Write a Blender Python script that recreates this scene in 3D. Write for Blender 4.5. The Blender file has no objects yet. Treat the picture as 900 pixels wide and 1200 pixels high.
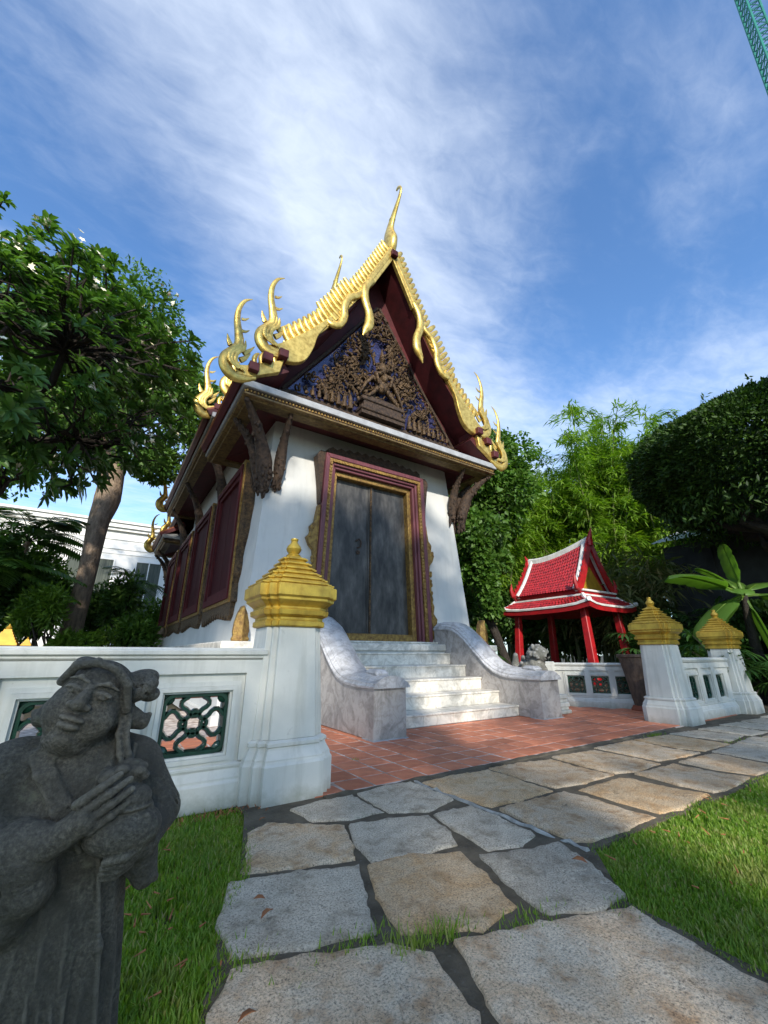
import bpy, bmesh, math, random
import numpy as np
from mathutils import Vector, Matrix, Quaternion

S = bpy.context.scene
COL = S.collection
RS = np.random.RandomState
random.seed(7)

# ------------------------------------------------------------------ camera
HEAD = math.radians(56.74)
PITCH = math.atan(167 / 480.0)
cam_d = bpy.data.cameras.new('camera')
cam = bpy.data.objects.new('camera', cam_d)
COL.objects.link(cam)
cam.location = (0, 0, 1.0)
cam.rotation_euler = (math.pi / 2 + PITCH, 0, HEAD - math.pi / 2)
cam_d.sensor_fit = 'HORIZONTAL'
cam_d.sensor_width = 36
cam_d.lens = 480 / 900 * 36
cam_d.clip_start = 0.05
cam_d.clip_end = 2000
S.camera = cam

# ------------------------------------------------------------------ sky and sun
SUN_EL = math.radians(28)
SUN_AZ = math.atan2(-0.40, -0.917)          # towards the sun, measured from +Y to +X
sun_dir = Vector((math.sin(SUN_AZ) * math.cos(SUN_EL), math.cos(SUN_AZ) * math.cos(SUN_EL), math.sin(SUN_EL)))
W = bpy.data.worlds.new('World')
S.world = W
W.use_nodes = True
nt = W.node_tree
for n in list(nt.nodes):
    nt.nodes.remove(n)
N = nt.nodes.new
def lk(a, b):
    nt.links.new(a, b)
out = N('ShaderNodeOutputWorld')
bg = N('ShaderNodeBackground')
bg.inputs['Strength'].default_value = 0.15
sky = N('ShaderNodeTexSky')
sky.sky_type = 'NISHITA'
sky.sun_disc = False
sky.sun_elevation = SUN_EL
sky.sun_rotation = SUN_AZ
sky.altitude = 0
sky.air_density = 1.0
sky.dust_density = 0.6
sky.ozone_density = 2.5
tc = N('ShaderNodeTexCoord')
sep = N('ShaderNodeSeparateXYZ')
lk(tc.outputs['Generated'], sep.inputs[0])
def mth(op, a, b=None, c=None):
    m = N('ShaderNodeMath')
    m.operation = op
    for i, v in enumerate((a, b, c)):
        if v is None:
            continue
        if isinstance(v, (int, float)):
            m.inputs[i].default_value = v
        else:
            lk(v, m.inputs[i])
    return m.outputs[0]
zz = mth('MAXIMUM', sep.outputs['Z'], 0.06)
px = mth('DIVIDE', sep.outputs['X'], zz)
py = mth('DIVIDE', sep.outputs['Y'], zz)
cmb = N('ShaderNodeCombineXYZ')
lk(px, cmb.inputs[0]); lk(py, cmb.inputs[1])
def noise(scale, detail, rough, dist, rotz, sx, sy, off=(0, 0, 0)):
    mp = N('ShaderNodeMapping')
    mp.inputs['Rotation'].default_value = (0, 0, rotz)
    mp.inputs['Scale'].default_value = (sx, sy, 1)
    mp.inputs['Location'].default_value = off
    lk(cmb.outputs[0], mp.inputs[0])
    t = N('ShaderNodeTexNoise')
    t.inputs['Scale'].default_value = scale
    t.inputs['Detail'].default_value = detail
    t.inputs['Roughness'].default_value = rough
    t.inputs['Distortion'].default_value = dist
    lk(mp.outputs[0], t.inputs['Vector'])
    return t.outputs[0]
def sstep(v, lo, hi):
    m = N('ShaderNodeMapRange')
    m.interpolation_type = 'SMOOTHSTEP'
    m.inputs[1].default_value = lo
    m.inputs[2].default_value = hi
    lk(v, m.inputs[0])
    return m.outputs[0]
big = noise(1.1, 3, 0.55, 0.4, 0.5, 1.0, 1.5, (0.35, 0.2, 0))
wisp = noise(2.6, 7, 0.60, 0.7, 0.85, 1.0, 1.7, (0.1, 0.3, 0))
fine = noise(13.0, 5, 0.6, 0.5, 0.9, 1.0, 1.8, (0.6, 0.1, 0))
# one broad veil of thin cloud crossing the sky (a band in the cloud plane), the rest scattered wisps
bx = mth('ADD', mth('MULTIPLY', px, 0.60), mth('MULTIPLY', py, -0.80))
bdist = mth('ABSOLUTE', mth('ADD', bx, 0.31))
band = mth('SUBTRACT', 1.0, sstep(bdist, 0.0, 0.60))
far = sstep(mth('ADD', mth('MULTIPLY', px, px), mth('MULTIPLY', py, py)), 1.0, 3.6)
body = mth('MULTIPLY_ADD', band, 0.30, mth('MULTIPLY', far, 0.15))
cov = mth('ADD', mth('MULTIPLY', big, 0.52), mth('ADD', mth('MULTIPLY', wisp, 0.36), mth('MULTIPLY', fine, 0.17)))
cov = mth('ADD', cov, body)
cloud = mth('MULTIPLY', sstep(cov, 0.44, 1.10), 0.84)
mixc = N('ShaderNodeMix')
mixc.data_type = 'RGBA'
lk(cloud, mixc.inputs['Factor'])
tint = N('ShaderNodeMix')
tint.data_type = 'RGBA'
tint.blend_type = 'MULTIPLY'
tint.inputs['Factor'].default_value = 1.0
lk(sky.outputs[0], tint.inputs['A'])
tint.inputs['B'].default_value = (0.74, 0.97, 1.16, 1)
lk(tint.outputs['Result'], mixc.inputs['A'])
mixc.inputs['B'].default_value = (4.5, 4.95, 5.6, 1)
lk(mixc.outputs['Result'], bg.inputs['Color'])
lk(bg.outputs[0], out.inputs[0])

sun_d = bpy.data.lights.new('sun', 'SUN')
sun_d.energy = 3.4
sun_d.angle = math.radians(1.5)
sun_d.color = (1.0, 0.93, 0.82)
sun = bpy.data.objects.new('sun', sun_d)
COL.objects.link(sun)
sun.rotation_euler = sun_dir.to_track_quat('Z', 'Y').to_euler()
sun.location = (0, -20, 30)

S.view_settings.view_transform = 'Standard'
S.view_settings.look = 'None'
S.view_settings.exposure = 0.78
S.view_settings.gamma = 1.0
S.view_settings.use_curve_mapping = False
S.render.engine = 'CYCLES'
S.cycles.use_denoising = True
try:
    S.cycles.denoiser = 'OPENIMAGEDENOISE'
except Exception:
    pass
S.cycles.max_bounces = 8
S.cycles.transparent_max_bounces = 8
S.cycles.sample_clamp_indirect = 4

# ------------------------------------------------------------------ materials
MATS = {}
def new_mat(name):
    m = bpy.data.materials.new(name)
    m.use_nodes = True
    t = m.node_tree
    b = t.nodes['Principled BSDF']
    MATS[name] = m
    return m, t, b
def _noise(t, scale, detail=4, rough=0.55, coord='Object', stretch=None, dist=0.0):
    c = t.nodes.new('ShaderNodeTexCoord')
    n = t.nodes.new('ShaderNodeTexNoise')
    n.inputs['Scale'].default_value = scale
    n.inputs['Detail'].default_value = detail
    n.inputs['Roughness'].default_value = rough
    n.inputs['Distortion'].default_value = dist
    if stretch:
        mp = t.nodes.new('ShaderNodeMapping')
        mp.inputs['Scale'].default_value = stretch
        t.links.new(c.outputs[coord], mp.inputs[0])
        t.links.new(mp.outputs[0], n.inputs['Vector'])
    else:
        t.links.new(c.outputs[coord], n.inputs['Vector'])
    return n
def _ramp(t, src, stops):
    r = t.nodes.new('ShaderNodeValToRGB')
    els = r.color_ramp.elements
    while len(els) < len(stops):
        els.new(0.5)
    for e, (p, c) in zip(els, stops):
        e.position = p
        e.color = (c[0], c[1], c[2], 1)
    t.links.new(src, r.inputs[0])
    return r
def _mix(t, fac, a, b, mode='MIX'):
    m = t.nodes.new('ShaderNodeMix')
    m.data_type = 'RGBA'
    m.blend_type = mode
    for k, v in (('Factor', fac), ('A', a), ('B', b)):
        if hasattr(v, 'links'):
            t.links.new(v, m.inputs[k])
        elif k == 'Factor':
            m.inputs[k].default_value = v
        else:
            m.inputs[k].default_value = (v[0], v[1], v[2], 1)
    return m.outputs['Result']
def _bump(t, b, src, strength, dist=0.01):
    n = t.nodes.new('ShaderNodeBump')
    n.inputs['Strength'].default_value = strength
    n.inputs['Distance'].default_value = dist
    t.links.new(src, n.inputs['Height'])
    t.links.new(n.outputs[0], b.inputs['Normal'])
def M(name, c, rough=0.6, metal=0.0, c2=None, vs=5.0, lo=0.35, hi=0.7, bump=0.0, bs=40.0, bd=0.01, stretch=None, spec=0.4, rnd=0.0, speck=None):
    m, t, b = new_mat(name)
    c2 = c2 or tuple(x * 0.75 for x in c)
    n = _noise(t, vs, 5, 0.6, stretch=stretch)
    r = _ramp(t, n.outputs[0], [(lo, c2), (hi, c)])
    colr = r.outputs[0]
    if speck:
        sn = _noise(t, speck[0], 3, 0.7)
        sr = _ramp(t, sn.outputs[0], [(speck[1], (0, 0, 0)), (speck[2], (1, 1, 1))])
        colr = _mix(t, sr.outputs[0], colr, speck[3])
    if rnd:
        oi = t.nodes.new('ShaderNodeObjectInfo')
        rr = _ramp(t, oi.outputs['Random'], [(0, (1 - rnd,) * 3), (1, (1 + rnd,) * 3)])
        colr = _mix(t, 1.0, colr, rr.outputs[0], 'MULTIPLY')
    t.links.new(colr, b.inputs['Base Color'])
    b.inputs['Roughness'].default_value = rough
    b.inputs['Metallic'].default_value = metal
    b.inputs['Specular IOR Level'].default_value = spec
    if bump:
        bn = _noise(t, bs, 5, 0.65)
        _bump(t, b, bn.outputs[0], bump, bd)
    return m
M('white_paint', (0.60, 0.60, 0.555), 0.55, c2=(0.51, 0.515, 0.475), vs=2.2, lo=0.28, hi=0.55, bump=0.12, bs=25, bd=0.004, speck=(9, 0.66, 0.74, (0.48, 0.48, 0.45)))
M('wall_white', (0.58, 0.58, 0.555), 0.7, c2=(0.50, 0.505, 0.49), vs=1.3, lo=0.3, hi=0.6, bump=0.10, bs=18, bd=0.006)
M('gold_leaf', (0.74, 0.53, 0.14), 0.36, 0.65, c2=(0.40, 0.25, 0.05), lo=0.30, hi=0.58, vs=9, bump=0.35, bs=30, bd=0.012, spec=0.6)
M('gold_paint', (0.56, 0.39, 0.06), 0.40, 0.5, c2=(0.32, 0.20, 0.03), lo=0.3, hi=0.62, vs=8, bump=0.2, bs=55, bd=0.006, spec=0.5)
M('gold_old', (0.40, 0.26, 0.07), 0.45, 0.5, c2=(0.16, 0.085, 0.03), vs=14, bump=0.7, bs=45, bd=0.02)
M('carved_gilt', (0.17, 0.105, 0.048), 0.42, 0.35, c2=(0.032, 0.02, 0.014), vs=16, bump=0.9, bs=42, bd=0.03)
M('carved_dark', (0.095, 0.058, 0.034), 0.6, 0.15, c2=(0.026, 0.017, 0.013), vs=16, bump=1.0, bs=40, bd=0.03)
M('blue_mirror', (0.075, 0.078, 0.20), 0.25, 0.3, c2=(0.014, 0.015, 0.05), vs=30, spec=0.8)
M('maroon', (0.105, 0.014, 0.017), 0.65, c2=(0.055, 0.009, 0.011), vs=4, bump=0.15, bs=20)
M('shutter', (0.060, 0.008, 0.011), 0.75, spec=0.12, c2=(0.032, 0.006, 0.009), vs=5, bump=0.1, bs=20, stretch=(6, 6, 0.6))
M('frame_purple', (0.175, 0.056, 0.066), 0.45, c2=(0.105, 0.032, 0.040), vs=5, bump=0.12, bs=30, stretch=(5, 5, 0.7))
M('window_red', (0.10, 0.020, 0.022), 0.75, spec=0.15, c2=(0.055, 0.012, 0.016), vs=5, bump=0.12, bs=30, stretch=(5, 5, 0.7))
M('moulding_dull', (0.26, 0.18, 0.065), 0.5, 0.4, c2=(0.10, 0.065, 0.03), vs=12, bump=0.5, bs=45)
M('roof_tile', (0.30, 0.10, 0.03), 0.4, c2=(0.18, 0.05, 0.02), vs=6)
M('slab_grey', (0.40, 0.41, 0.42), 0.5, c2=(0.28, 0.285, 0.29), vs=5, bump=0.15, bs=30)
M('terracotta', (0.60, 0.22, 0.115), 0.6, c2=(0.47, 0.145, 0.075), vs=7, lo=0.3, hi=0.65, bump=0.3, bs=50, bd=0.004, rnd=0.22, speck=(5, 0.62, 0.78, (0.50, 0.27, 0.18)))
M('grout', (0.80, 0.71, 0.63), 0.85, c2=(0.28, 0.20, 0.16), vs=9, bump=0.3, bs=60)
M('mortar', (0.175, 0.145, 0.10), 0.95, c2=(0.080, 0.066, 0.044), vs=6, bump=0.9, bs=70, bd=0.02, speck=(55, 0.6, 0.75, (0.16, 0.155, 0.14)))
M('pale_strip', (0.50, 0.50, 0.46), 0.8, c2=(0.25, 0.25, 0.23), vs=14, bump=0.4, bs=60)
def streaks(name, amount=0.30, colour=(0.30, 0.30, 0.25)):
    m = MATS[name]; t = m.node_tree; b = t.nodes['Principled BSDF']
    src = b.inputs['Base Color'].links[0].from_socket
    n = _noise(t, 7.0, 6, 0.65, stretch=(1.6, 1.6, 0.16))
    f = _ramp(t, n.outputs[0], [(0.50, (0, 0, 0)), (0.78, (amount,) * 3)])
    n2 = _noise(t, 26.0, 6, 0.75)
    f2 = _ramp(t, n2.outputs[0], [(0.62, (0, 0, 0)), (0.76, (amount * 0.9,) * 3)])
    c = _mix(t, f.outputs[0], src, colour)
    c = _mix(t, f2.outputs[0], c, tuple(x * 0.9 for x in colour))
    t.links.new(c, b.inputs['Base Color'])
def granite(name, a, b_, stain):
    m, t, b = new_mat(name)
    oi = t.nodes.new('ShaderNodeObjectInfo')
    n1 = _noise(t, 120, 5, 0.8)
    r1 = _ramp(t, n1.outputs[0], [(0.36, tuple(x * 0.28 for x in a)), (0.46, a), (0.60, tuple(min(0.9, x * 1.5) for x in a))])
    n2 = _noise(t, 4.5, 6, 0.65, dist=0.8)
    f2 = _ramp(t, n2.outputs[0], [(0.42, (0, 0, 0)), (0.60, (1, 1, 1))])
    c = _mix(t, f2.outputs[0], r1.outputs[0], b_, 'MULTIPLY')
    n3 = _noise(t, 7.5, 6, 0.7)
    f3 = _ramp(t, n3.outputs[0], [(0.52, (0, 0, 0)), (0.66, (1.0, 1.0, 1.0))])
    c = _mix(t, f3.outputs[0], c, stain, 'MULTIPLY')
    rr = _ramp(t, oi.outputs['Random'], [(0, (0.82,) * 3), (1, (1.15,) * 3)])
    c = _mix(t, 1.0, c, rr.outputs[0], 'MULTIPLY')
    t.links.new(c, b.inputs['Base Color'])
    b.inputs['Roughness'].default_value = 0.8
    b.inputs['Specular IOR Level'].default_value = 0.3
    nb = _noise(t, 38, 8, 0.7)
    _bump(t, b, nb.outputs[0], 0.8, 0.018)
granite('granite_grey', (0.46, 0.405, 0.315), (0.84, 0.82, 0.80), (0.62, 0.60, 0.56))
granite('granite_tan', (0.50, 0.40, 0.28), (0.92, 0.80, 0.66), (0.66, 0.56, 0.46))
granite('granite_ochre', (0.50, 0.375, 0.235), (0.92, 0.80, 0.66), (0.74, 0.70, 0.64))
granite('granite_pale', (0.54, 0.445, 0.325), (0.92, 0.82, 0.72), (0.70, 0.58, 0.48))
def marble(name, a, vein, vs=2.2):
    m, t, b = new_mat(name)
    n = _noise(t, vs, 8, 0.62, dist=1.6)
    w = _noise(t, vs * 2.3, 6, 0.7, dist=2.5)
    r = _ramp(t, n.outputs[0], [(0.30, vein), (0.46, tuple((x + y) / 2 for x, y in zip(a, vein))), (0.52, a), (0.66, a), (0.74, tuple(0.6 * x + 0.4 * y for x, y in zip(a, vein)))])
    r2 = _ramp(t, w.outputs[0], [(0.35, (0.74, 0.72, 0.69)), (0.55, (1, 1, 1))])
    t.links.new(_mix(t, 1.0, r.outputs[0], r2.outputs[0], 'MULTIPLY'), b.inputs['Base Color'])
    b.inputs['Roughness'].default_value = 0.38
marble('marble_light', (0.73, 0.69, 0.61), (0.44, 0.42, 0.37))
marble('marble_grey', (0.40, 0.375, 0.355), (0.21, 0.195, 0.185), 2.6)
marble('marble_cap', (0.50, 0.50, 0.51), (0.30, 0.30, 0.31), 3.5)
def door_mat():
    m, t, b = new_mat('door_lacquer')
    n = _noise(t, 2.0, 7, 0.65, stretch=(2.2, 2.2, 0.8))
    r = _ramp(t, n.outputs[0], [(0.36, (0.014, 0.013, 0.012)), (0.52, (0.050, 0.047, 0.043)), (0.70, (0.115, 0.108, 0.098))])
    n2 = _noise(t, 9, 6, 0.7, stretch=(3, 3, 0.5))
    f = _ramp(t, n2.outputs[0], [(0.60, (0, 0, 0)), (0.70, (0.75, 0.75, 0.75))])
    t.links.new(_mix(t, f.outputs[0], r.outputs[0], (0.012, 0.012, 0.012)), b.inputs['Base Color'])
    b.inputs['Roughness'].default_value = 0.5
    _bump(t, b, n2.outputs[0], 0.15, 0.004)
door_mat()
def statue_mat(name, a, d, sc=1.0):
    m, t, b = new_mat(name)
    n1 = _noise(t, 120 * sc, 3, 0.7)
    r1 = _ramp(t, n1.outputs[0], [(0.34, tuple(x * 0.45 for x in a)), (0.52, a), (0.72, tuple(x * 1.9 for x in a))])
    n2 = _noise(t, 6 * sc, 6, 0.65)
    f2 = _ramp(t, n2.outputs[0], [(0.38, (0, 0, 0)), (0.64, (1, 1, 1))])
    base = _mix(t, f2.outputs[0], d, r1.outputs[0])
    gp = t.nodes.new('ShaderNodeNewGeometry')                 # raised edges made paler so the carving reads
    we = _ramp(t, gp.outputs['Pointiness'], [(0.51, (0, 0, 0)), (0.575, (0.55, 0.55, 0.55))])
    base = _mix(t, we.outputs[0], base, tuple(min(0.5, x * 2.6) for x in a))
    n4 = _noise(t, 14 * sc, 6, 0.7)                            # lichen
    f4 = _ramp(t, n4.outputs[0], [(0.60, (0, 0, 0)), (0.70, (0.5, 0.5, 0.5))])
    base = _mix(t, f4.outputs[0], base, (a[0] * 1.5, a[1] * 1.7, a[2] * 1.5))
    t.links.new(base, b.inputs['Base Color'])
    b.inputs['Roughness'].default_value = 0.78
    nb = _noise(t, 90 * sc, 6, 0.7)
    n5 = _noise(t, 28 * sc, 5, 0.6)
    ad = t.nodes.new('ShaderNodeMath'); ad.operation = 'MULTIPLY_ADD'
    t.links.new(n5.outputs[0], ad.inputs[0]); ad.inputs[1].default_value = 1.6; t.links.new(nb.outputs[0], ad.inputs[2])
    _bump(t, b, ad.outputs[0], 1.0, 0.010)
statue_mat('dark_stone', (0.132, 0.117, 0.088), (0.064, 0.058, 0.044))
statue_mat('grey_stone', (0.26, 0.25, 0.22), (0.10, 0.10, 0.085), 0.5)
M('red_lacquer', (0.40, 0.012, 0.016), 0.42, c2=(0.24, 0.010, 0.012), vs=6, lo=0.3, hi=0.62, spec=0.5, bump=0.05, bs=30)
M('red_tile', (0.40, 0.018, 0.022), 0.34, c2=(0.17, 0.010, 0.012), vs=9, lo=0.34, hi=0.62, spec=0.55)
M('roof_white', (0.78, 0.78, 0.76), 0.55, c2=(0.55, 0.55, 0.53), vs=4, bump=0.1, bs=30)
M('green_glaze', (0.012, 0.060, 0.038), 0.22, c2=(0.008, 0.032, 0.022), vs=12, spec=0.6)
M('red_brown_pot', (0.135, 0.095, 0.070), 0.75, c2=(0.065, 0.047, 0.036), vs=8, bump=0.7, bs=26, bd=0.02, stretch=(3, 3, 0.8))
M('pot_foot', (0.26, 0.075, 0.040), 0.7, vs=8, bump=0.3, bs=40)
M('facade_white', (0.84, 0.82, 0.78), 0.7, c2=(0.76, 0.75, 0.71), vs=0.8, bump=0.05, bs=8)
M('curtain', (0.11, 0.125, 0.10), 0.8, c2=(0.05, 0.06, 0.05), vs=3, stretch=(7, 7, 0.2))
M('glass', (0.10, 0.13, 0.12), 0.06, c2=(0.07, 0.09, 0.085), vs=2, spec=0.8)
M('yellow_gold', (0.50, 0.30, 0.03), 0.5, 0.3, c2=(0.36, 0.20, 0.02), vs=6)
M('dark_wall', (0.050, 0.055, 0.055), 0.85, c2=(0.025, 0.028, 0.028), vs=2.5, bump=0.3, bs=12)
M('metal_sheet', (0.62, 0.65, 0.70), 0.35, 0.4, c2=(0.45, 0.47, 0.50), vs=3)
M('crane_green', (0.012, 0.22, 0.16), 0.5, c2=(0.010, 0.16, 0.12), vs=0.6)
M('soil', (0.085, 0.060, 0.038), 0.95, c2=(0.045, 0.050, 0.022), vs=3, bump=0.8, bs=40, bd=0.03)
M('dry_leaf', (0.42, 0.17, 0.06), 0.6, c2=(0.26, 0.09, 0.035), vs=30)
M('bark', (0.34, 0.255, 0.185), 0.9, c2=(0.17, 0.125, 0.09), vs=5, bump=1.0, bs=12, bd=0.06, stretch=(2, 2, 0.6))
M('bark_dark', (0.045, 0.035, 0.028), 0.9, c2=(0.022, 0.018, 0.015), vs=6, bump=1.0, bs=14, bd=0.05, stretch=(2, 2, 0.6))
M('bamboo_culm', (0.16, 0.19, 0.06), 0.5, c2=(0.10, 0.11, 0.04), vs=2, stretch=(1, 1, 6))
M('petal', (0.85, 0.84, 0.72), 0.6, c2=(0.8, 0.75, 0.5), vs=10)

def leaf_mat(name, a, c, trans=0.35, rough=0.45, dry=None):
    m, t, b = new_mat(name)
    g = t.nodes.new('ShaderNodeNewGeometry')
    stops = [(0.0, a), (0.9, c)]
    if dry:
        stops = [(0.0, a), (0.86, c), (0.97, dry)]
    r = _ramp(t, g.outputs['Random Per Island'], stops)
    n = _noise(t, 0.7, 3, 0.5)
    v = _ramp(t, n.outputs[0], [(0.3, (0.72, 0.74, 0.70)), (0.7, (1.2, 1.18, 1.1))])
    col = _mix(t, 1.0, r.outputs[0], v.outputs[0], 'MULTIPLY')
    t.links.new(col, b.inputs['Base Color'])
    b.inputs['Roughness'].default_value = rough
    b.inputs['Specular IOR Level'].default_value = 0.35
    tr = t.nodes.new('ShaderNodeBsdfTranslucent')
    tcol = _mix(t, 1.0, col, (1.35, 1.5, 0.55), 'MULTIPLY')
    t.links.new(tcol, tr.inputs[0])
    ms = t.nodes.new('ShaderNodeMixShader')
    ms.inputs[0].default_value = trans
    t.links.new(b.outputs[0], ms.inputs[1])
    t.links.new(tr.outputs[0], ms.inputs[2])
    t.links.new(ms.outputs[0], t.nodes['Material Output'].inputs[0])
    return m
leaf_mat('leaf_plumeria', (0.045, 0.115, 0.025), (0.105, 0.205, 0.045), 0.35, 0.38)
leaf_mat('leaf_broad', (0.045, 0.115, 0.020), (0.105, 0.205, 0.036), 0.35, 0.5)
leaf_mat('leaf_bamboo', (0.095, 0.190, 0.018), (0.215, 0.345, 0.036), 0.45, 0.5)
leaf_mat('leaf_bamboo_dry', (0.060, 0.100, 0.025), (0.150, 0.160, 0.060), 0.3, 0.6, (0.30, 0.25, 0.13))
leaf_mat('leaf_vine', (0.045, 0.120, 0.018), (0.110, 0.210, 0.035), 0.35, 0.5)
leaf_mat('leaf_yew', (0.014, 0.040, 0.008), (0.058, 0.120, 0.018), 0.22, 0.6)
leaf_mat('leaf_palm', (0.022, 0.065, 0.016), (0.055, 0.125, 0.030), 0.25, 0.4)
leaf_mat('leaf_lime_palm', (0.050, 0.125, 0.022), (0.110, 0.215, 0.040), 0.3, 0.4)
leaf_mat('leaf_shrub', (0.030, 0.080, 0.016), (0.080, 0.165, 0.030), 0.28, 0.5)
leaf_mat('leaf_lime', (0.070, 0.150, 0.016), (0.140, 0.240, 0.030), 0.35, 0.5)
leaf_mat('leaf_banana', (0.060, 0.145, 0.025), (0.110, 0.215, 0.040), 0.40, 0.45)
leaf_mat('grass_blade_old', (0.075, 0.170, 0.022), (0.160, 0.280, 0.050), 0.35, 0.5, (0.34, 0.30, 0.15))

def grass_mat():
    m = leaf_mat('grass_blade', (0.135, 0.260, 0.025), (0.270, 0.400, 0.065), 0.48, 0.5, (0.46, 0.40, 0.20))
    t = m.node_tree; b = t.nodes['Principled BSDF']
    src = b.inputs['Base Color'].links[0].from_socket
    n = _noise(t, 3.0, 5, 0.7)
    f = _ramp(t, n.outputs[0], [(0.50, (0, 0, 0)), (0.70, (0.55, 0.55, 0.55))])
    c = _mix(t, f.outputs[0], src, (0.36, 0.33, 0.13))
    for l in list(src.links):
        if l.to_node != c.node: t.links.new(c, l.to_socket)
grass_mat()
streaks('white_paint', 0.5)
streaks('wall_white', 0.36, (0.34, 0.34, 0.31))
streaks('gold_paint', 0.5, (0.12, 0.075, 0.02))
streaks('gold_leaf', 0.35, (0.20, 0.11, 0.02))
streaks('red_lacquer', 0.45, (0.16, 0.02, 0.02))
streaks('roof_white', 0.45, (0.25, 0.24, 0.22))
streaks('terracotta', 0.40, (0.26, 0.11, 0.07))

def splash(name, h=0.30, colour=(0.20, 0.20, 0.13)):
    """ground splash and moss creeping up from the foot, in uneven tongues"""
    t = MATS[name].node_tree; b = t.nodes['Principled BSDF']
    src = b.inputs['Base Color'].links[0].from_socket
    c = t.nodes.new('ShaderNodeTexCoord'); sp = t.nodes.new('ShaderNodeSeparateXYZ')
    t.links.new(c.outputs['Object'], sp.inputs[0])
    n = _noise(t, 9.0, 6, 0.7)
    q = t.nodes.new('ShaderNodeMath'); q.operation = 'MULTIPLY_ADD'
    t.links.new(sp.outputs['Z'], q.inputs[0]); q.inputs[1].default_value = -1.0 / h; t.links.new(n.outputs[0], q.inputs[2])
    f = _ramp(t, q.outputs[0], [(0.10, (0, 0, 0)), (0.55, (0.62, 0.62, 0.62))])
    t.links.new(_mix(t, f.outputs[0], src, colour), b.inputs['Base Color'])
splash('white_paint')

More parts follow.
